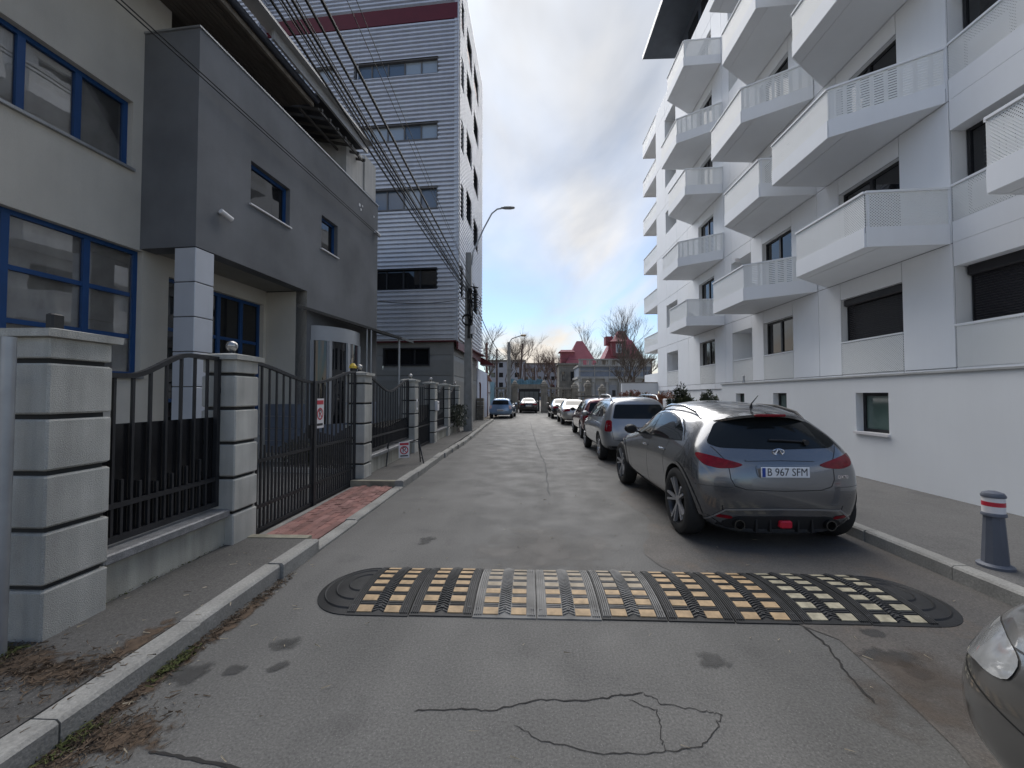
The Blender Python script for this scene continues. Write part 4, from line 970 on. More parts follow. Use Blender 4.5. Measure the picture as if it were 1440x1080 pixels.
# ============================================================ cars
def paint(name, col, metal=.55, rough=.32):
    m = mat(name, col, rough, .05, 1.5, metal=metal, coat=1.0); return m
def car_body(rings, front, rear, lv=3):
    """half section rings of 7 points (x,y,z) from sill to roof centre; caps: 4 rows x (mid, centre)"""
    bm = bmesh.new(); V = {}
    def vert(p):
        key = (round(p[0],4), round(p[1],4), round(p[2],4))
        if key not in V: V[key] = bm.verts.new(p)
        return V[key]
    def face(ps):
        for s in (1, -1):
            q = [vert((p[0]*s, p[1], p[2])) for p in (ps if s > 0 else ps[::-1])]
            q2 = []
            for v_ in q:
                if v_ not in q2: q2.append(v_)
            if len(q2) > 2:
                try: bm.faces.new(q2)
                except ValueError: pass
    for a, b in zip(rings[:-1], rings[1:]):
        for i in range(6): face([a[i], b[i], b[i+1], a[i+1]])
        face([b[0], a[0], (0,a[0][1],a[0][2]), (0,b[0][1],b[0][2])])
    for ring, cap, sgn in ((rings[0], rear, -1), (rings[-1], front, 1)):
        rows = [[ring[i], cap[i][0], cap[i][1]] for i in range(4)]+[[ring[4], ring[5], ring[6]]]
        for i in range(4):
            for c in range(2):
                ps = [rows[i][c], rows[i][c+1], rows[i+1][c+1], rows[i+1][c]]; face(ps[::-1] if sgn < 0 else ps)
        ps = [ring[0], (0,ring[0][1],ring[0][2]), cap[0][1], cap[0][0]]; face(ps)
    bmesh.ops.recalc_face_normals(bm, faces=bm.faces)
    me = bpy.data.meshes.new('cage'); bm.to_mesh(me); bm.free()
    o = bpy.data.objects.new('cage', me); C.objects.link(o); md = o.modifiers.new('s', 'SUBSURF'); md.levels = lv; md.render_levels = lv
    dg = bpy.context.evaluated_depsgraph_get(); dg.update(); res = bpy.data.meshes.new_from_object(o.evaluated_get(dg)); bpy.data.objects.remove(o); bpy.data.meshes.remove(me)
    return res
def make_bvh(me): return BVHTree.FromPolygons([v.co.copy() for v in me.vertices], [tuple(p.vertices) for p in me.polygons])
AX = {'left': (Vector((-1,0,0)), lambda a,b: Vector((-4,a,b))), 'right': (Vector((1,0,0)), lambda a,b: Vector((4,a,b))), 'rear': (Vector((0,-1,0)), lambda a,b: Vector((a,-4,b))), 'front': (Vector((0,1,0)), lambda a,b: Vector((a,9,b))), 'top': (Vector((0,0,1)), lambda a,b: Vector((a,b,4)))}
def onto(bvh, ax, a, b, off):
    n, f = AX[ax]; o = f(a, b); h = bvh.ray_cast(o, -n)
    if h[0] is None:
        h = bvh.find_nearest(o.lerp(o-n*3.4, 1.0))
        if h[0] is None: return o
    nn = h[1] if h[1].dot(n) > 0 else -h[1]
    return h[0]+nn*off
def rc(poly, r):
    q = []
    for i in range(len(poly)):
        a = Vector(poly[i-1]); b = Vector(poly[i]); c = Vector(poly[(i+1) % len(poly)]); ra = min(r, (a-b).length*.42); rb = min(r, (c-b).length*.42)
        p0 = b+(a-b).normalized()*ra; p2 = b+(c-b).normalized()*rb
        for t in (0,.25,.5,.75,1): q.append(tuple(p0*(1-t)**2+b*2*t*(1-t)+p2*t*t))
    return q
def patch(bvh, ax, poly, m, parent, name, off=.004, sp=.06, sm=2, depth=0):
    p = rc(poly, .05) if sm else poly; bd = []
    for i in range(len(p)):
        a = Vector(p[i]); b = Vector(p[(i+1) % len(p)]); n = max(1, int((b-a).length/sp))
        bd += [a.lerp(b, t/n) for t in range(n)]
    pts = list(bd); nb = len(bd); x0 = min(q.x for q in bd); x1 = max(q.x for q in bd); y0 = min(q.y for q in bd); y1 = max(q.y for q in bd)
    x = x0+sp/2
    while x < x1:
        y = y0+sp/2
        while y < y1:
            if inpoly(x, y, bd) and min((Vector((x,y))-q).length for q in bd) > sp*.45: pts.append(Vector((x,y)))
            y += sp
        x += sp
    vs, es, fs, _, _, _ = delaunay_2d_cdt(pts, [(i,(i+1) % nb) for i in range(nb)], [], 1, 1e-5)
    co = [onto(bvh, ax, q.x, q.y, off) for q in vs]; k = MB()
    n_ = AX[ax][0]; out = []
    for f in fs:
        a, b, c = [co[i] for i in f[:3]]; out.append(tuple(f) if (b-a).cross(c-a).dot(n_) > 0 else tuple(reversed(f)))
    k.add(co, out); return k.build(name, m, parent, True)
def seam(bvh, ax, pts, parent, wd=.006, m=None, name='panel_gap', off=.0015, n=10):
    q = []
    for i in range(len(pts)-1): q += [Vector(pts[i]).lerp(Vector(pts[i+1]), t/n) for t in range(n)]
    q.append(Vector(pts[-1])); k = MB(); vs = []
    for i, p in enumerate(q):
        d = q[min(i+1,len(q)-1)]-q[max(i-1,0)]; d = Vector((-d.y,d.x)).normalized()*wd/2
        vs += [onto(bvh, ax, p.x-d.x, p.y-d.y, off), onto(bvh, ax, p.x+d.x, p.y+d.y, off)]
    return k.add(vs, [(2*i,2*i+1,2*i+3,2*i+2) for i in range(len(q)-1)]).build(name, m or BLKP, parent)
def cut_wells(me, axles, r, w_, half, m):
    o = bpy.data.objects.new('tmp', me); C.objects.link(o); cs = []
    for y in axles:
        for s in (-1, 1):
            k = MB(); x0, x1 = sorted((s*(half-w_-.12), s*(half+.4))); k.lathe([(r, x0), (r, x1)], (0, y, r*.92), 40, 'x')
            k.box(x0+.001, x1-.001, y-r*.995, y+r*.995, -.3, r*.7); 
            k2 = MB(); k2.lathe([(r, x0), (r, x1)], (0, y, r*.90), 40, 'x'); c = k2.build('cut', m); cs.append(c); md = o.modifiers.new('b', 'BOOLEAN'); md.object = c; md.operation = 'DIFFERENCE'; md.solver = 'EXACT'
    dg = bpy.context.evaluated_depsgraph_get(); dg.update(); res = bpy.data.meshes.new_from_object(o.evaluated_get(dg)); bpy.data.objects.remove(o)
    for c in cs: bpy.data.objects.remove(c)
    return res
_wc = {}
def wheel_meshes(r, rr, w_, nsp, dark):
    key = (r, rr, w_, nsp, dark)
    if key in _wc: return _wc[key]
    t = MB(); a = w_/2; t.lathe([(rr-.01,-a*.9),(rr+.02,-a*.98),(r-.04,-a),(r-.012,-a*.86),(r,-a*.6),(r,a*.6),(r-.012,a*.86),(r-.04,a),(rr+.02,a*.98),(rr-.01,a*.9)], n=36, axis='x', cap=False)
    rim = MB(); rim.lathe([(rr+.004,-a*.9),(rr-.012,-a*.92),(rr-.03,-a*.6),(rr-.03,a*.8),(rr+.004,a*.92)], n=36, axis='x', cap=False)
    disc = MB(); disc.lathe([(1e-5,-a*.15),(rr-.03,-a*.15)], n=24, axis='x')
    sp = MB(); 
    for i in range(nsp):
        for d in ((-.17,.17) if dark else (0,)):
            t0 = 2*math.pi*i/nsp; t1 = t0+d; p0 = (-a*.62, .05*math.cos(t0), .05*math.sin(t0)); p1 = (-a*.86, (rr-.012)*math.cos(t1), (rr-.012)*math.sin(t1)); sp.obox(p0, p1, .026 if dark else .055, .04, (1,0,0))
    sp.lathe([(.065,-a*.55),(.065,-a*.72),(.05,-a*.78),(1e-5,-a*.79)], n=16, axis='x')
    _wc[key] = (t.mesh('wheel', TYRE, True), rim.mesh('rim', ALLOY if not dark else mat('dark_rim',(.05,.05,.052),.35,0,metal=.7), True), disc.mesh('brake_disc', DARKJ), sp.mesh('spokes', mat('polished_spoke', (.34,.34,.35), .35, .03, metal=.5) if dark else ALLOY)); return _wc[key]
def car(name, label, loc, rz, spec, pt, group='parked cars', mat_well=BLKP, detail=True):
    root = empty(name, loc, rz, label, 'car', group); rings, front, rear = spec['rings'], spec['front'], spec['rear']
    me = car_body(rings, front, rear, spec.get('lv', 3)); bv = make_bvh(me); me.materials.clear(); me.materials.append(pt)
    half = max(p[0] for r_ in rings for p in r_); r = spec['wr']
    me = cut_wells(me, spec['axles'], r+.055, .24, half, BLKP)
    for p in me.polygons: p.use_smooth = True
    try: me.set_sharp_from_angle(angle=R(40))
    except Exception: pass
    if len(me.materials) == 0: me.materials.append(pt)
    link('body', me, None, root)
    tm_, rm_, dm_, sm_ = wheel_meshes(r, spec['rim'], .235 if r > .36 else .205, spec.get('nsp', 6), spec.get('darkrim', False))
    for y in spec['axles']:
        for s in (-1, 1):
            w_ = link('wheel', tm_, None, root, (s*(half-.13), y, r)); 
            if s > 0: w_.rotation_euler = (0, 0, math.pi)
            for nm, q in (('rim', rm_), ('brake_disc', dm_), ('spokes', sm_)): link(nm, q, None, w_)
    for sd_, sg in (('left', -1), ('right', 1)):
        for pl in spec['side']: patch(bv, sd_, pl, GLC, root, 'side_window', .003)
        if detail:
            for s_ in spec.get('seams', ()): seam(bv, sd_, s_, root)
            for (y, z) in spec.get('handles', ()):
                c = onto(bv, sd_, y, z, .018); k = MB(); k.tube([(c.x-sg*.02,y-.11,z),(c.x,y-.08,z),(c.x,y+.08,z),(c.x-sg*.02,y+.11,z)], .014, 6); k.build('door_handle', spec.get('handle_m', CHROM), root, True)
        if 'mirror' in spec:
            y, z = spec['mirror']; c = onto(bv, sd_, y, z, 0); k = MB(); prof = [(1e-5,-.05),(.06,-.04),(.085,0),(.08,.08),(.05,.13),(1e-5,.14)]; k.lathe(prof, n=12, axis='y'); o = k.build('mirror', spec.get('mirror_m', pt), root, True, (c.x+sg*.14, y, z+.06)); o.scale = (1.3, .8, .95)
            k = MB(); k.obox((c.x-sg*.02,y,z),(c.x+sg*.12,y,z+.04),.07,.03); k.build('mirror_arm', BLKP, root)
        if 'sill' in spec: patch(bv, sd_, spec['sill'], BLKP, root, 'sill_trim', .004, sm=0)
    for ax in ('rear', 'front'):
        for nm, pl, m in spec.get(ax+'_patch', ()):
            if pl == 'skip': continue
            for sg in ((1,) if min(p[0] for p in pl) < 0 else (1, -1)): patch(bv, ax, [(p[0]*sg, p[1]) for p in pl] if sg > 0 else [(-p[0], p[1]) for p in pl][::-1], m, root, nm, .005, .05)
    for nm, pl, m in spec.get('top_patch', ()): patch(bv, 'top', pl, m, root, nm, .004)
    return root, bv
def plate(root, bv, x, z, text=None, ax='rear', y=None, off=.02):
    c = onto(bv, ax, x, z, 0); s = -1 if ax == 'rear' else 1
    p = MB().bbox(-.26,.26,-.006,.006,-.056,.056,.004).build('licence_plate', PLATEW, root, False, (x, c.y+s*off, z))
    part('blue_strip', PLATEB, p, -.25, -.215, s*.0062, s*.008, -.05, .05)
    if text: text_part('characters', text, .118, INK, p, (.02, s*.0065, 0), (R(90),0,0), .0006, sx=.86)
    else: part('characters', mat('blurred_ink', (.2,.2,.2), .5, .5, 60), p, -.19, .24, s*.0062, s*.008, -.03, .03)
    return p
CLEARL = mat('clear_lamp', (.55,.56,.56), .08, .2, 14, spec=.8, coat=1, metal=.4)
# ---- grey crossover, the hero car
FXR = [[(.80,.42,.30),(.90,.33,.52),(.925,.34,.88),(.83,.47,1.13),(.585,.74,1.47),(.32,.69,1.535),(0,.67,1.55)],
 [(.88,.62,.27),(.955,.57,.52),(.975,.60,.90),(.90,.70,1.13),(.635,.90,1.50),(.35,.87,1.575),(0,.85,1.59)],
 [(.885,.95,.25),(.97,.95,.5),(.99,.95,.84),(.905,1.0,1.08),(.655,1.2,1.54),(.36,1.2,1.62),(0,1.2,1.64)],
 [(.875,1.75,.24),(.935,1.75,.45),(.955,1.75,.80),(.90,1.75,1.06),(.675,1.8,1.575),(.37,1.8,1.655),(0,1.8,1.675)],
 [(.875,2.4,.24),(.93,2.4,.45),(.95,2.4,.78),(.90,2.4,1.04),(.67,2.4,1.55),(.37,2.4,1.645),(0,2.4,1.665)],
 [(.875,2.85,.24),(.935,2.85,.45),(.955,2.85,.78),(.895,2.85,1.03),(.65,2.72,1.47),(.36,2.68,1.59),(0,2.66,1.61)],
 [(.88,3.4,.25),(.955,3.4,.48),(.97,3.4,.78),(.885,3.42,1.0),(.73,3.38,1.07),(.40,3.48,1.12),(0,3.52,1.13)],
 [(.885,3.87,.25),(.97,3.87,.5),(.985,3.87,.78),(.865,3.9,.98),(.67,3.92,1.02),(.37,3.95,1.06),(0,3.97,1.07)],
 [(.77,4.5,.25),(.84,4.56,.45),(.84,4.52,.66),(.74,4.42,.84),(.55,4.55,.88),(.3,4.64,.905),(0,4.67,.91)]]
FXS = dict(rings=FXR, front=[((.4,4.72,.25),(0,4.78,.25)),((.45,4.8,.45),(0,4.87,.45)),((.45,4.78,.66),(0,4.85,.66)),((.4,4.70,.80),(0,4.76,.81))],
 rear=[((.5,.31,.30),(0,.28,.30)),((.55,.24,.52),(0,.21,.52)),((.55,.25,.90),(0,.22,.90)),((.48,.41,1.15),(0,.39,1.16))], axles=(.98,3.865), wr=.40, rim=.29, nsp=5, darkrim=True, lv=3,
 side=[[(3.12,1.07),(2.30,1.09),(2.30,1.425),(2.55,1.385),(2.85,1.25)],[(2.23,1.09),(1.45,1.11),(1.30,1.13),(1.55,1.385),(1.9,1.44),(2.23,1.435)],[(1.36,1.12),(1.02,1.14),(1.10,1.25),(1.30,1.345),(1.46,1.375)]],
 seams=[[(2.26,1.08),(2.28,.7),(2.22,.34)],[(3.15,1.06),(3.28,.8),(3.2,.45),(3.12,.34)],[(1.42,1.11),(1.52,.86),(1.42,.62),(1.5,.36)],[(3.12,.335),(1.5,.345)]], handles=((2.42,.93),(1.62,.96)), mirror=(3.0,1.06), mirror_m=BLKP,
 sill=[(3.3,.27),(1.6,.27),(1.6,.33),(3.3,.32)],
 rear_patch=[('rear_window',[(-.78,1.19),(-.66,1.145),(0,1.13),(.66,1.145),(.78,1.19),(.60,1.42),(.44,1.475),(0,1.495),(-.44,1.475),(-.60,1.42)],GLC),  # dark glass carried up to the spoiler, painting in the shade under it
   ('tail_lamp',[(.895,1.07),(.74,1.035),(.47,.965),(.43,.945),(.52,.915),(.70,.905),(.86,.94),(.905,1.02)],REDL),
   ('rear_reflector',[(.58,.445),(.76,.46),(.76,.495),(.58,.48)],REDL),
   ('diffuser',[(-.66,.29),(.66,.29),(.70,.36),(.54,.43),(0,.44),(-.54,.43),(-.70,.36)],BLKP)],
 front_patch=[('headlamp',[(.50,.80),(.74,.80),(.82,.72),(.60,.70)],CLEARL),('grille',[(-.42,.70),(.42,.70),(.34,.50),(-.34,.50)],BLKP)])
FXS['rings'] = [[(x*(.98 if i == 0 else .985), y+(.10 if i == 0 else .06 if i == 1 else 0), z-(.055 if i < 2 else .04)*(z > 1.3)-(.15 if i == 0 and z < .4 else .08 if i == 1 and z < .4 else .04 if i == 0 and z < .6 else 0)) for x, y, z in r_] for i, r_ in enumerate(FXR)]
FXS['rear'] = [tuple((x*.965, y+.12, z-(.15 if z < .4 else .05 if z < .6 else .015)) for x, y, z in r_) for r_ in FXS['rear']]
FXS['rear_patch'] = [(n, [(x*(.94 if n != 'tail_lamp' else .955), z-(.055 if z > 1.3 else .04 if n == 'rear_window' else .11 if n == 'rear_reflector' else .06 if n == 'diffuser' else .02)) for x, z in pl], m) for n, pl, m in FXS['rear_patch']]
GREYP = paint('gunmetal_paint', (.165,.168,.175), .75, .24)
fx, bv = car('crossover_car', 'dark grey crossover with twin exhausts parked nearest the bollard', (2.80, 4.29, 0), R(.7), FXS, GREYP)
patch(bv, 'front', [(-.56,1.13),(0,1.16),(.56,1.13),(.50,1.44),(0,1.5),(-.50,1.44)], GLC, fx, 'windscreen', .004)
seam(bv, 'rear', [(-.70,1.12),(-.57,.95),(-.56,.78),(-.52,.70),(-.40,.665),(0,.655),(.40,.665),(.52,.70),(.56,.78),(.57,.95),(.70,1.12)], fx, .008)
seam(bv, 'rear', [(-.90,.70),(-.55,.685)], fx, .004); seam(bv, 'rear', [(.55,.685),(.90,.70)], fx, .004)
seam(bv, 'rear', [(-.80,.31),(-.62,.44),(-.3,.455),(0,.46),(.3,.455),(.62,.44),(.80,.31)], fx, .018, mat('crease_highlight', (.30,.30,.305), .35, 0, metal=.6), 'bumper_crease', .009)  # paler strip paints the light caught along the bumper crease
seam(bv, 'rear', [(-.38,.975),(0,.985),(.38,.975)], fx, .018, GREYP, 'tailgate_trim', .012)
for sd_ in ('left','right'):
    seam(bv, sd_, [(3.16,1.05),(2.9,1.25),(2.55,1.41),(2.2,1.46),(1.8,1.458),(1.45,1.40),(1.15,1.27),(.98,1.14)], fx, .018, CHROM, 'window_trim', .006)
    seam(bv, sd_, [(3.05,.305),(2.3,.30),(1.55,.31)], fx, .02, CHROM, 'sill_strip', .008)
    for y, r_ in ((.98,.455),(3.865,.455)):
        seam(bv, sd_, [(y+math.cos(R(t))*r_, .41+math.sin(R(t))*r_) for t in range(-5,190,12)], fx, .035, GREYP, 'arch_lip', .012, 3)
for sd_ in ('left','right'):
    patch(bv, sd_, [(3.17,1.055),(2.3,1.075),(1.4,1.10),(.985,1.13),(1.08,1.26),(1.28,1.37),(1.55,1.42),(1.9,1.455),(2.3,1.445),(2.57,1.40),(2.88,1.26)], mat('gloss_black_trim', (.010,.010,.011), .25, 0, spec=.2), fx, 'window_surround', .0012)
# spoiler with brake lamp, wiper, rails, antenna, exhausts
k = MB(); N = 18; vs = []; fs_ = []
for i in range(N+1):
    x = -.55+1.10*i/N; e = 1-(abs(x)/.55)**2.2; y = .61+.20*(abs(x)/.55)**2.2; z = 1.385+.085*e; vs += [(x,y+.34,z+.055*e-.01),(x,y,z+.012),(x,y+.01,z-.018),(x,y+.30,z-.03)]
for i in range(N):
    a = 4*i; b = a+4; fs_ += [(a,a+1,b+1,b),(a+1,a+2,b+2,b+1),(a+2,a+3,b+3,b+2)]
k.add(vs, fs_+[(3,2,1,0),(4*N,4*N+1,4*N+2,4*N+3)]); k.build('spoiler', GREYP, fx, True)
for s_ in (-1,1): patch(bv, 'rear', [(s_*.52,.24),(s_*.86,.27),(s_*.89,.40),(s_*.76,.35),(s_*.64,.27)], BLKP, fx, 'bumper_corner_trim', .003)
patch(bv, 'rear', [(-.29,.93),(.29,.93),(.28,.795),(-.28,.795)], GREYP, fx, 'plate_mount', .008)
k = MB(); k.bbox(-.18,.18,.592,.62,1.452,1.482,.008); k.build('brake_lamp', REDL, fx)
k = MB(); p0 = onto(bv,'rear',.02,1.07,.02); 
k.tube([onto(bv,'rear',.34,1.16,.02), onto(bv,'rear',.08,1.175,.025), onto(bv,'rear',-.06,1.18,.02)], .012, 6); k.build('rear_wiper', BLKP, fx); MB().lathe([(.03,-.03),(.03,.02),(1e-5,.03)], tuple(onto(bv,'rear',.34,1.155,.02)), 10, 'y').build('wiper_hub', BLKP, fx)
for s in (-1,1):
    pts = [(s*.62, y, (bv.ray_cast(Vector((s*.62,y,3)), Vector((0,0,-1)))[0] or Vector((0,0,1.5))).z+h) for y, h in ((.98,-.01),(1.12,.045),(1.5,.075),(2.0,.075),(2.3,.04),(2.45,-.01))]
    k = MB(); k.tube(pts, [.016,.02,.02,.02,.018,.012], 8); k.build('roof_rail', CHROM if s < 0 else BLKP, fx, True)
    k = MB(); k.lathe([(.05,0),(.058,-.06),(.058,-.1),(.045,-.1),(.045,0),(1e-5,.01)], (s*.49, .45, .285), 18, 'y', False); k.build('exhaust_tip', mat('sooty_chrome', (.10,.10,.10), .25, .2, 8, metal=.9), fx, True)
for x in (-.3,-.15,.15,.3): part('diffuser_fin', BLKP, fx, x-.01, x+.01, 0.37, .48, .20, .34)
k = MB(); k.bbox(-.065,.065,.33,.42,.255,.335,.012); k.build('fog_lamp', mat('fog_red',(.55,.02,.04),.25,.1), fx)
k = MB(); z = bv.ray_cast(Vector((0,1.0,3)), Vector((0,0,-1)))[0].z; k.tube([(.0,1.0,z),(-.01,.97,z+.05),(-.0,.84,z+.15)], [.02,.008,.004], 6); k.build('antenna', BLKP, fx)
plate(fx, bv, 0, .86, 'B 967 SFM', off=.035)
c = onto(bv, 'rear', 0, 1.06, .012); k = MB(); k.tube([(c.x+.062*math.cos(t*.4), c.y+.012*math.sin(t*.4)*0, c.z+.034*math.sin(t*.4)) for t in range(-2,12)], .006, 6, False)
k.tube([(c.x-.04,c.y-.003,c.z-.03),(c.x-.008,c.y-.003,c.z+.026)], .006, 6); k.tube([(c.x+.04,c.y-.003,c.z-.03),(c.x+.008,c.y-.003,c.z+.026)], .006, 6); k.build('emblem', CHROM, fx, True)
c = onto(bv, 'rear', .66, .80, .004); text_part('model_badge', 'QX70', .052, CHROM, fx, tuple(c), (R(90),0,R(8)), .003)
# ---- other cars, from two cages
def scl(rg, sx, sy, sz): return [[(x*sx,y*sy,z*sz) for x,y,z in r_] for r_ in rg]
def scc(cp, sx, sy, sz): return [tuple((x*sx,y*sy,z*sz) for x,y,z in r_) for r_ in cp]
SED = [[(.70,.12,.30),(.78,.06,.5),(.78,.08,.75),(.70,.14,.95),(.52,.16,.99),(.28,.14,1.0),(0,.12,1.0)],
 [(.80,.35,.26),(.875,.35,.5),(.88,.35,.75),(.80,.4,.97),(.60,.45,1.03),(.33,.45,1.04),(0,.45,1.045)],
 [(.82,.95,.24),(.885,.95,.5),(.895,.95,.76),(.84,.95,.99),(.68,.95,1.07),(.37,.85,1.08),(0,.8,1.08)],
 [(.82,1.5,.23),(.88,1.5,.45),(.89,1.5,.75),(.855,1.5,.99),(.60,1.65,1.39),(.34,1.6,1.43),(0,1.55,1.44)],
 [(.82,2.2,.23),(.88,2.2,.45),(.89,2.2,.75),(.855,2.2,.98),(.61,2.2,1.43),(.35,2.2,1.48),(0,2.2,1.49)],
 [(.82,2.8,.23),(.88,2.8,.45),(.89,2.8,.75),(.85,2.8,.97),(.59,2.7,1.37),(.34,2.68,1.43),(0,2.66,1.44)],
 [(.82,3.4,.24),(.885,3.4,.46),(.89,3.4,.72),(.82,3.4,.93),(.67,3.42,.98),(.37,3.5,1.01),(0,3.55,1.02)],
 [(.82,3.8,.24),(.89,3.8,.46),(.89,3.8,.70),(.79,3.82,.87),(.61,3.85,.92),(.34,3.9,.94),(0,3.92,.945)],
 [(.70,4.30,.24),(.77,4.36,.45),(.76,4.32,.62),(.67,4.24,.76),(.5,4.34,.80),(.27,4.42,.82),(0,4.45,.825)]]
SEDF = [((.38,4.5,.24),(0,4.57,.24)),((.4,4.56,.45),(0,4.63,.45)),((.4,4.54,.62),(0,4.61,.62)),((.36,4.47,.75),(0,4.53,.76))]
SEDR = [((.38,.04,.3),(0,.02,.3)),((.4,0,.5),(0,-.02,.5)),((.4,.01,.75),(0,-.01,.75)),((.38,.09,.94),(0,.07,.95))]
def sedan(sx=1, sy=1, sz=1, lv=2):
    f = lambda pl: [(y*sy, z*sz) for y, z in pl]; g_ = lambda pl: [(x*sx, z*sz) for x, z in pl]
    return dict(rings=scl(SED,sx,sy,sz), front=scc(SEDF,sx,sy,sz), rear=scc(SEDR,sx,sy,sz), axles=(.95*sy,3.62*sy), wr=.32, rim=.215, nsp=6, lv=lv, side=[f([(3.2,1.0),(2.32,1.02),(2.30,1.37),(2.62,1.34)]),f([(2.24,1.02),(1.35,1.04),(1.62,1.33),(2.22,1.37)])],
      seams=[f([(2.28,1.0),(2.28,.3)]),f([(3.2,.97),(3.12,.3)]),f([(1.3,1.0),(1.4,.7),(1.5,.3)])], handles=((2.45*sy,.88*sz),(1.6*sy,.89*sz)), handle_m=BLKP, mirror=(2.95*sy,1.0*sz),
      rear_patch=[('rear_window',g_([(-.60,1.10),(.60,1.10),(.50,1.37),(-.50,1.37)]),GLC),('tail_lamp',g_([(.42,.93),(.80,.93),(.84,.78),(.42,.80)]),REDL)],
      front_patch=[('windscreen',g_([(-.62,1.04),(0,1.06),(.62,1.04),(.52,1.37),(0,1.41),(-.52,1.37)]),GLC),('headlamp',g_([(.44,.74),(.62,.765),(.76,.75),(.80,.66),(.62,.61),(.48,.64)]),CLEARL),('grille',g_([(-.34,.70),(.34,.70),(.30,.58),(-.30,.58)]),BLKP),('lower_grille',g_([(-.5,.46),(.5,.46),(.42,.32),(-.42,.32)]),BLKP)])
WAG = [[(.74,.16,.32),(.82,.08,.52),(.835,.10,.85),(.79,.16,1.05),(.62,.36,1.55),(.34,.33,1.60),(0,.31,1.61)],
 [(.83,.36,.28),(.895,.34,.5),(.905,.36,.86),(.85,.42,1.07),(.65,.55,1.58),(.37,.53,1.64),(0,.52,1.65)],
 [(.84,.95,.26),(.905,.95,.5),(.915,.95,.84),(.86,.95,1.06),(.66,1.0,1.60),(.37,1.0,1.665),(0,1.0,1.675)],
 [(.84,1.7,.25),(.89,1.7,.45),(.90,1.7,.80),(.86,1.7,1.05),(.66,1.7,1.60),(.37,1.7,1.67),(0,1.7,1.68)],
 [(.84,2.3,.25),(.89,2.3,.45),(.90,2.3,.78),(.86,2.3,1.04),(.65,2.3,1.58),(.36,2.3,1.65),(0,2.3,1.66)],
 [(.84,2.8,.25),(.89,2.8,.45),(.90,2.8,.78),(.86,2.8,1.02),(.63,2.7,1.50),(.35,2.65,1.59),(0,2.63,1.60)],
 [(.84,3.35,.26),(.895,3.35,.48),(.90,3.35,.76),(.84,3.35,.98),(.70,3.35,1.04),(.38,3.42,1.08),(0,3.46,1.09)],
 [(.84,3.75,.26),(.90,3.75,.48),(.90,3.75,.74),(.82,3.78,.95),(.64,3.8,1.0),(.36,3.85,1.02),(0,3.87,1.03)],
 [(.72,4.3,.26),(.79,4.36,.46),(.79,4.34,.66),(.72,4.28,.84),(.52,4.36,.90),(.28,4.42,.92),(0,4.44,.925)]]
WAGF = [((.38,4.48,.26),(0,4.52,.26)),((.4,4.53,.46),(0,4.57,.46)),((.4,4.52,.66),(0,4.56,.66)),((.38,4.47,.84),(0,4.5,.85))]
WAGR = [((.4,.06,.32),(0,.04,.32)),((.42,.0,.52),(0,-.02,.52)),((.42,.04,.85),(0,.02,.85)),((.42,.12,1.05),(0,.10,1.06))]
def wagon(sx=1, sy=1, sz=1, lv=2):
    f = lambda pl: [(y*sy, z*sz) for y, z in pl]; g_ = lambda pl: [(x*sx, z*sz) for x, z in pl]
    return dict(rings=scl(WAG,sx,sy,sz), front=scc(WAGF,sx,sy,sz), rear=scc(WAGR,sx,sy,sz), axles=(.92*sy,3.5*sy), wr=.345, rim=.225, nsp=6, lv=lv, side=[f([(3.1,1.08),(2.25,1.10),(2.25,1.50),(2.58,1.47)]),f([(2.18,1.10),(1.32,1.12),(1.32,1.51),(2.18,1.51)]),f([(1.24,1.12),(.52,1.16),(.66,1.47),(1.24,1.50)])],
      seams=[f([(2.21,1.08),(2.21,.34)]),f([(3.1,1.04),(3.05,.34)]),f([(1.28,1.08),(1.36,.7),(1.42,.34)])], handles=((2.4*sy,.96*sz),(1.5*sy,.97*sz)), handle_m=BLKP, mirror=(2.92*sy,1.08*sz),
      rear_patch=[('rear_window',g_([(-.66,1.12),(.66,1.12),(.56,1.47),(-.56,1.47)]),GLC),('tail_lamp',g_([(.68,1.08),(.80,1.08),(.86,.80),(.70,.80)]),REDL),('rear_bumper_trim',g_([(-.8,.45),(.8,.45),(.74,.32),(-.74,.32)]),BLKP)],
      front_patch=[('windscreen',g_([(-.64,1.10),(0,1.13),(.64,1.10),(.54,1.50),(0,1.55),(-.54,1.50)]),GLC),('headlamp',g_([(.45,.82),(.76,.84),(.80,.70),(.48,.70)]),CLEARL),('grille',g_([(-.36,.80),(.36,.80),(.32,.62),(-.32,.62)]),BLKP)])
SILV = paint('silver_paint', (.25,.26,.275), .6, .3); SILV2 = paint('warm_silver_paint', (.42,.41,.385), .55, .3); MAROON = paint('dark_red_paint', (.10,.012,.016), .4, .25); PBLUE = paint('pale_blue_paint', (.16,.25,.38), .5, .3); BLACKP = paint('black_paint', (.012,.012,.013), .2, .2); TAUPE = paint('taupe_paint', (.17,.165,.155), .7, .33)
ws = wagon(); ws['handle_m'] = SILV
fo2, bv = car('estate_car', 'silver boxy estate car with roof rails parked ahead of the dark grey crossover', (2.76, 10.2, 0), R(.5), ws, SILV)
for s in (-1,1):
    k = MB(); k.tube([(s*.60,.62,1.58),(s*.60,.75,1.68),(s*.61,1.2,1.715),(s*.61,1.9,1.72),(s*.60,2.3,1.69),(s*.59,2.45,1.60)], .022, 8); k.build('roof_rail', SILV, fo2, True)
plate(fo2, bv, .0, .78); part('tailgate_trim', CHROM, fo2, -.32, .32, -.012, .02, .90, .93); seam(bv, 'rear', [(-.74,1.06),(-.66,.60),(0,.56),(.66,.60),(.74,1.06)], fo2, .008)
ms = wagon(.98, .97, .96); ms['mirror_m'] = BLKP; ms['handle_m'] = BLKP
mr_, bv = car('hatchback_car', 'dark red hatchback parked between silver estate and silver saloon', (2.95, 15.75, 0), R(.8), ms, MAROON); plate(mr_, bv, 0, .75)
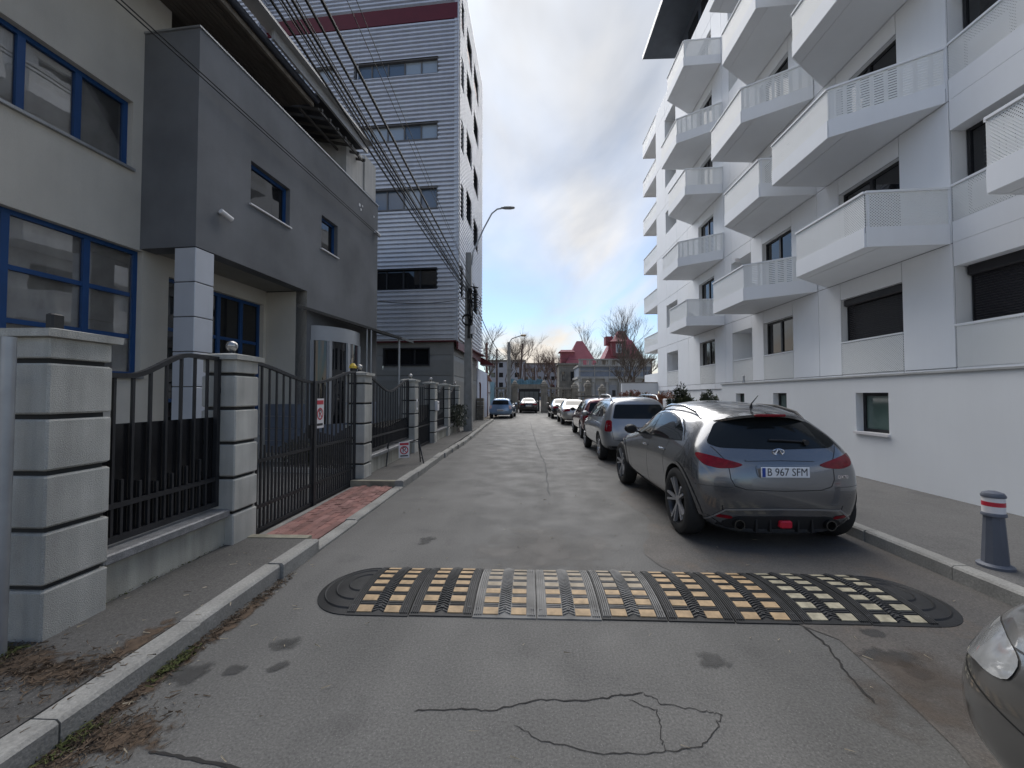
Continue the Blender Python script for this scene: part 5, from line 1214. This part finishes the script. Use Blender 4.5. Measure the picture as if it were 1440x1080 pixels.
s1, bv = car('saloon_car', 'pale silver saloon parked ahead of the dark red hatchback', (2.78, 23.4, 0), R(.5), sedan(), SILV2); plate(s1, bv, 0, .76)
s2, bv = car('saloon_car', 'dark saloon mostly hidden ahead of the pale silver saloon', (2.55, 29.4, 0), R(2), sedan(), BLACKP); plate(s2, bv, 0, .76)
ps = wagon(.97, .98, .90); ps['rear_patch'] = [('rear_window',[(-.62,1.02),(.62,1.02),(.54,1.33),(-.54,1.33)],GLC),('tail_lamp',[(.60,.96),(.78,.97),(.82,.70),(.66,.72)],mat('pale_lamp',(.5,.35,.35),.2,.1,coat=1))]
pr, bv = car('hatchback_car', 'light blue hatchback parked half on the pavement beside the pale wall', (-2.05, 29.9, 0), R(-3), ps, PBLUE); plate(pr, bv, 0, .62)
bs, bv = car('saloon_car', 'black saloon standing in the stone gateway at the end of the street', (.0, 39.2, 0), R(0), sedan(1.0), BLACKP); plate(bs, bv, 0, .72)
# ---- the car whose front corner enters the frame at the right
ts = sedan(1.0, .97, 1.06, 3); nc, bv = car('hatchback_car', 'grey-brown car with a large clear headlamp beside the end of the speed bump', (2.44, -2.43, 0), R(0), ts, TAUPE)
seam(bv, 'front', [(-.84,.60),(-.6,.645),(-.3,.66),(0,.665),(.3,.66),(.6,.645),(.84,.60)], nc, .006)
seam(bv, 'left', [(3.6,.86),(4.0,.80),(4.15,.72)], nc, .006)
seam(bv, 'front', [(-.72,.50),(-.70,.38)], nc, .02, CHROM, 'fog_lamp_trim', .006); seam(bv, 'front', [(.72,.50),(.70,.38)], nc, .02, CHROM, 'fog_lamp_trim', .006)
# ============================================================ far end of the street
OST = mat('old_stone', (.27,.25,.215), .95, .25, 1.5, .6, 20, grime=.25)
OSTD = mat('old_stone_dark', (.16,.15,.13), .95, .3, 3, .6, 20)
tag(sheet('forecourt', ASPH2, -14, 22, 41, 64, -.004), kind='structure')
gwl = empty('stone_gateway', (0, 41.2, 0), 0, 'weathered stone gateway with openwork walls closing the end of the street', 'gateway')
def gpil(x, h, w_=.6):
    k = MB(); k.bbox(x-w_/2, x+w_/2, -.3, .3, 0, h-.35, .03); k.bbox(x-w_/2-.08, x+w_/2+.08, -.38, .38, h-.35, h-.2, .02); k.bbox(x-w_/2-.02, x+w_/2+.02, -.3, .3, h-.2, h, .03); k.lathe([(.22,h),(.2,h+.15),(1e-5,h+.35)], (x,0,0), 10); k.bbox(x-.15,x+.15,-.34,-.30,h-1.0,h-.6,.01); return k.build('gate_pier', OST, gwl)
for x, h in ((-1.35,2.9),(1.55,2.9),(4.6,2.7),(5.9,2.9),(7.3,2.5)): gpil(x, h)
part('lintel', OST, gwl, -1.04, 1.24, -.25, .25, 2.35, 2.62); part('lintel', OST, gwl, -1.7, 1.9, -.2, .2, 2.62, 2.8)
def openwork(x0, x1, z1):
    part('wall_base', OSTD, gwl, x0, x1, -.15, .15, 0, .55); part('wall_cap', OST, gwl, x0, x1, -.22, .22, z1-.2, z1)
    k = MB(); n = int((x1-x0)/.33)
    for i in range(n+1):
        x = x0+(x1-x0)*i/n; k.tube([(x,0,.55),(x,0,z1-.2)], .05, 6)
        for z in (.9,1.4,1.9):
            if i < n: k.tube([(x+.165+.16*math.cos(t*.7), 0, z+.2*math.sin(t*.7)) for t in range(10)], .035, 5)
    k.build('openwork', OST, gwl)
openwork(-4.8, -1.66, 2.5); openwork(1.86, 4.28, 2.5); openwork(4.92, 5.58, 2.1)
part('gate_backing', OSTD, gwl, 1.86, 4.28, .6, .7, 0, 1.6)
part('garage_back', mat('garage_dark', (.03,.03,.03), .9, .1), gwl, -1.0, 1.2, 3.4, 3.5, 0, 2.4)
for q in range(4): part('garage_door', mat('grey_green_door', (.14,.15,.15), .7, .2), gwl, -.9+q*.5, -.44+q*.5, 3.3, 3.38, .1, 2.1)
# pale wall and gate on the left beyond the tower
lw = empty('pale_boundary_wall', (-3.35, 27.0, 0), 0, 'pale blue-grey rendered wall beyond the tower', 'wall')
PBW = mat('pale_blue_render', (.42,.46,.55), .85, .1, 1, grime=.12); part('wall', PBW, lw, -.25, 0, .1, 6.5, 0, 3.5); part('wall', PBW, lw, -3, 0, 0, .1, 0, 3.5)
part('gate_leaf', mat('pale_grey_sheet', (.45,.45,.46), .6, .1), lw, -.15, -.05, 6.6, 9.6, .05, 2.9); part('gate_bar', REDS, lw, -.04, .0, 6.6, 9.6, 1.9, 1.96)
MB().tube([(.06,1.2,0),(.06,1.2,2.45),(.06,.9,2.55)], .05, 8).build('drain_pipe', mat('rust_pipe', (.12,.05,.04), .7, .2), lw)
k = MB(); k.obox((0,6.6,3.3),(0,9.6,2.95),.2,.08); k.build('gate_hood', mat('rust_hood', (.22,.10,.07), .8, .3), lw)
bk = empty('block_stack', (-3.0, 26.6, .1), 0, 'stack of grey hollow blocks at the tower foot', 'block stack')
for i in range(6): part('block', OSTD, bk, -.3, .12, -.3, .3, i*.24, i*.24+.22, b=.01)
tf = empty('blue_fence', (-3.4, 36.8, 0), 0, 'blue corrugated sheet fence beyond the pale gate', 'fence'); TB = mat('faded_blue_sheet', (.13,.25,.32), .7, .3, 2)
for i in range(8): part('sheet', TB, tf, -.03+.02*(i % 2), .0+.02*(i % 2), i*.55, i*.55+.54, .1, 3.0)
tp = empty('blue_tarpaulin', (.2, 47, 0), 0, 'torn blue tarpaulin on a frame behind the stone gateway', 'tarpaulin')
k = MB(); n = 18; vs = []
for i in range(n+1): vs += [(-2.3+3.8*i/n, .15*math.sin(i*1.7), 2.4), (-2.3+3.8*i/n, .15*math.sin(i*1.9+1), 3.5+.12*math.sin(i*1.3)+.1*math.sin(i*3.1))]
k.add(vs, [(2*i,2*i+2,2*i+3,2*i+1) for i in range(n)]); k.build('sheet', TB, tp)
for x in (-2.3,-1,.2,1.5): MB().tube([(x,.1,0),(x,.1,3.7)], .06, 6).build('post', OSTD, tp)
# house with red turret roofs
REDR = mat('red_metal_roof', (.27,.075,.09), .6, .1, 1.5); 
th = empty('turret_house', (6.6, 56, 0), 0, 'old stone house with a steep red turret roof', 'house')
def hipped(k, x0, x1, y0, y1, z0, z1, t): 
    cx, cy = (x0+x1)/2, (y0+y1)/2; a, b = (x1-x0)/2*t, (y1-y0)/2*t
    return k.add([(x0,y0,z0),(x1,y0,z0),(x1,y1,z0),(x0,y1,z0),(cx-a,cy-b,z1),(cx+a,cy-b,z1),(cx+a,cy+b,z1),(cx-a,cy+b,z1)], [(3,2,1,0),(4,5,6,7),(0,1,5,4),(1,2,6,5),(2,3,7,6),(3,0,4,7)])
part('wall', OST, th, -2.6, 1.9, -2, 2, 0, 5.7); part('wall', OST, th, .2, 2.1, -2.6, -2.01, 0, 5.1); part('cornice', OST, th, -2.8, 2.1, -2.2, 2.2, 5.7, 5.9)
hipped(MB(), -1.7, 2.3, -2.2, 2.2, 5.9, 9.0, .2).build('roof', REDR, th); hipped(MB(), .0, 2.4, -2.9, -1.2, 5.1, 5.9, .5).build('roof', REDR, th)
k = MB(); k.box(-2.3,-.6,-1.6,.2,6.0,7.4); k.build('dormer', REDR, th); hipped(MB(), -2.6,-.5,-1.9,.4,7.4,7.7,.7).build('dormer_roof', REDR, th)
for x in (-2.0,-.9,.7,1.5):
    for z in (1.2, 3.6): w_ = part('window', OST, th, x-.3, x+.3, -2.7 if x > .2 else -2.06, -2.61 if x > .2 else -2.01, z-.1, z+1.3); part('pane', GLD, w_, x-.2, x+.2, -2.72 if x > .2 else -2.08, -2.705 if x > .2 else -2.065, z, z+1.2)
mh = empty('mansard_house', (13.2, 60, 0), 0, 'house with a red mansard roof and white dormer window', 'house')
part('wall', OST, mh, -3, 4, -2, 3, 0, 6.6); part('cornice', OST, mh, -3.4, 4.3, -2.3, 3.3, 6.6, 6.8); hipped(MB(), -2.6, 2.9, -2, 3, 6.8, 9.6, .5).build('roof', REDR, mh); hipped(MB(), -.8, 1.3, -.6, 1.8, 9.6, 11.0, .45).build('roof', REDR, mh)
k = MB(); k.box(-1.6,.3,-2.1,-.8,7.2,9.2); k.box(-2.2,-1.2,-1,.4,8.9,10.1); k.build('dormer', REDR, mh); hipped(MB(), -1.9,.6,-2.4,-.4,9.2,9.8,.3).build('dormer_roof', REDR, mh)
w_ = part('window', SIGNW, mh, -1.0, -.2, -2.16, -2.11, 7.6, 8.9); part('pane', GLCUR, w_, -.9, -.3, -2.18, -2.165, 7.7, 8.8)
an = empty('pavilion_building', (9.0, 47.5, 0), 0, 'low pale building with balustrade and columns beyond the gateway', 'building')
PALE = mat('pale_old_render', (.42,.41,.385), .9, .12, 1, grime=.2)
part('wall', PALE, an, -3.2, 5, 0, 5, 0, 3.6); part('cornice', PALE, an, -3.4, 5.2, -.25, 5.2, 3.6, 3.85); part('attic', mat('blue_grey_render', (.24,.27,.32), .85, .1), an, -3.2, 5, .1, 5, 3.85, 5.0); part('cornice', PALE, an, -3.3, 5.1, -.1, 5.1, 5.0, 5.2)
for i in range(8): part('baluster', PALE, an, -3.2+i*1.1, -2.9+i*1.1, -.02, .098, 5.2, 5.75)
part('balustrade_rail', PALE, an, -3.25, 5.05, -.06, .14, 5.75, 5.88)
for i in range(14): part('baluster', PALE, an, -2.85+i*.55, -2.75+i*.55, .01, .08, 5.2, 5.75)
for i in range(6): MB().lathe([(.14,0),(.14,3.1),(.22,3.2),(.22,3.6)], (-3.1+i*1.5,-.2,0), 10).build('column', PALE, an)
for i in range(5): part('niche', mat('grey_door', (.34,.35,.37), .8, .1), an, -2.8+i*1.5, -1.95+i*1.5, -.03, .02, .1, 2.9)
for i in range(5): part('attic_bar', PALE, an, -3.15+i*1.7, -3.05+i*1.7, .02, .098, 3.85, 5.0)
part('attic_bar', PALE, an, -3.2, 5, .03, .097, 4.45, 4.55)
# swing barrier in front of the pavilion
sb = empty('barrier', (6.5, 40.2, 0), 0, 'dark swing barrier bar before the pale building', 'barrier'); MB().tube([(-1.9,0,1.65),(2.6,0,1.65)], .05, 8).build('bar', IRON, sb); part('post', IRON, sb, 1.6, 1.9, -.1, .1, 0, 2.2)
# far blocks
for i, (x, y, wd, h, lab) in enumerate(((-6.5,125,11,12,'grey apartment block far behind the bare trees'),(9,150,22,13,'long grey apartment block on the skyline behind the gateway'),(-24,140,12,17,'tall pale block far behind the blue fence'))):
    b = empty('far_block', (x, y, 0), 0, lab, 'building', 'blocks on the skyline'); part('wall', mat('far_grey_%d' % i, ((.30,.31,.34),(.26,.26,.28),(.36,.34,.36))[i], .9, .1, .3), b, -wd/2, wd/2, 0, 8, 0, h); part('roof_edge', OSTD, b, -wd/2-.2, wd/2+.2, -.2, 8.2, h, h+.5)
    for r_ in range(int(h/3)):
        for c_ in range(int(wd/2.4)): part('window', GLD, b, -wd/2+.7+c_*2.4, -wd/2+1.9+c_*2.4, -.05, -.01, 1.2+r_*3, 2.6+r_*3)
# far posts
def post(x, y, h, r, label, lean=0, lamp=False, m=None):
    p = empty('lamp_post' if lamp else 'utility_post', (x,y,0), 0, label, 'street lamp' if lamp else 'utility pole'); MB().tube([(0,0,0),(lean,0,h)], [r,r*.7], 8).build('shaft', m or CONC, p)
    if lamp:
        MB().tube([(0,0,h-.1),(.3,0,h+.35),(1.2,0,h+.65)], .05, 6).build('arm', GALV, p); MB().lathe([(1e-5,0),(.1,.1),(.12,.5),(1e-5,.6)], (1.1,0,h+.66), 8, 'x').build('lamp_head', mat('amber_lamp', (.45,.33,.2), .5, .1), p)
    return p
post(-1.9, 40.2, 6.9, .22, 'concrete lamp post beside the stone gateway', 0, True)
WOODP = mat('dark_wood_pole', (.10,.07,.06), .9, .2)
post(-3.4, 33.5, 6.0, .13, 'rusty lamp post rising behind the pale wall', 0, False, mat('rusty_post', (.20,.12,.10), .8, .2))
post(-3.6, 47, 7.0, .13, 'dark wooden pole left of the gateway lamp post', 0, False, WOODP); post(-1.2, 50, 8.0, .14, 'leaning dark wooden pole behind the gateway lamp post', .5, False, WOODP)
post(-.5, 60, 6.4, .14, 'short dark pole behind the blue tarpaulin', 0, False, WOODP); post(.9, 62, 6.0, .14, 'short dark pole right of the leaning pole', 0, False, WOODP)
for dx, z in ((0,6.2),(.1,5.9),(-.1,5.6),(.2,5.3),(.05,4.9)): wire((-2.5+dx,18.6,z), (-1.9,40.2,5.6+dx), .9, .012, label='thin cable from the near pole to the gateway lamp post', group='cables to the gateway lamp post')
for z in (5.9, 5.0): wire((-1.9,40.2,z), (16,52,z+.4), .5, .012, label='thin cable spanning from the gateway lamp post to the houses', group='cables to the houses')
# bare trees
def tree(x, y, h, label, seed, m=BARK, spread=.5, depth=5, group='bare trees at the end of the street', tr=.16, low=.3):
    rnd = random.Random(seed); t = empty('bare_tree', (x,y,0), 0, label, 'tree', group); tk = MB(); cr = MB()
    def grow(p, d, l, r, n):
        q = p+d*l+Vector((rnd.gauss(0,.05),rnd.gauss(0,.05),0))*l; mid = p.lerp(q,.5)+Vector((rnd.gauss(0,.06),rnd.gauss(0,.06),rnd.gauss(0,.03)))*l
        (tk if n >= depth-0 else cr).tube([p,mid,q], [r,r*.85,r*.68], 6 if n >= depth-1 else 3, False)
        if n == 0: return
        for i in range(3 if n > 1 else 4):
            a = rnd.uniform(0,6.28); s = rnd.uniform(.35,1.0)*spread*1.3
            nd = (d+Vector((math.cos(a)*s, math.sin(a)*s, rnd.uniform(-.05,.35)))).normalized(); st = rnd.uniform(.45,1.0)
            grow(p.lerp(q, st), nd, l*rnd.uniform(.58,.85), r*.58, n-1)
    grow(Vector((0,0,0)), Vector((rnd.gauss(0,.05),rnd.gauss(0,.05),1)).normalized(), h*low, tr, depth)
    tk.build('trunk', m, t); cr.build('crown', m, t); return t
TWIG = mat('reddish_twigs', (.15,.105,.085), .95, .2)
for i, (x, y, h, l, m) in enumerate(((9.2,39,5.6,'bare spreading tree in front of the pale pavilion building',BARK),(10.6,41,6.4,'taller bare tree beside the white apartment corner',BARK),(12.5,55,11,'bare tree rising between the two red roofs',BARK),(3.2,58,7.0,'reddish bare tree behind the openwork wall',TWIG),(1.5,62,7.2,'bushy reddish bare tree behind the blue tarpaulin',TWIG),(4.8,66,7.5,'reddish bare tree left of the turret house',TWIG),(-5.5,52,7.5,'bare tree behind the blue fence',BARK),(-3.4,66,9.5,'thin bare tree behind the gateway lamp post',BARK),(-8,60,9,'bare tree behind the pale gate',BARK),(16,70,13,'tall bare tree behind the mansard house',BARK),(-1.2,72,9.5,'bare tree against the grey block',TWIG),(8.6,70,11,'bare tree behind the turret house',BARK))):
    tree(x, y, h*1.5, l, 11+i, m, .55 if h < 8 else .45, 6)
# leafy shrub by the utility pole
shr = empty('leafy_shrub', (-2.98, 17.6, .12), 0, 'dark broad-leaved shrub hanging over the low wall by the pole', 'shrub'); k = MB()
for _ in range(420):
    p = Vector((random.gauss(0,.16), random.gauss(-.1,.45), random.uniform(.35,1.25))); a = Vector((random.gauss(0,.6),random.gauss(0,.6),-.5-random.random())).normalized(); b = a.orthogonal().normalized(); l = random.uniform(.09,.2); k.add([p,p+a*l*.5+b*l*.16,p+a*l,p+a*l*.5-b*l*.16],[(0,1,2,3)])
k.build('foliage', mat('dark_leaf', (.030,.036,.020), .55, .4, 8), shr)
k = MB()
for q in range(6): k.tube([(0,random.uniform(-.3,.2),0),(random.uniform(-.1,.1),random.uniform(-.5,.3),1.1)], .012, 5)
k.build('stem', BARK, shr)
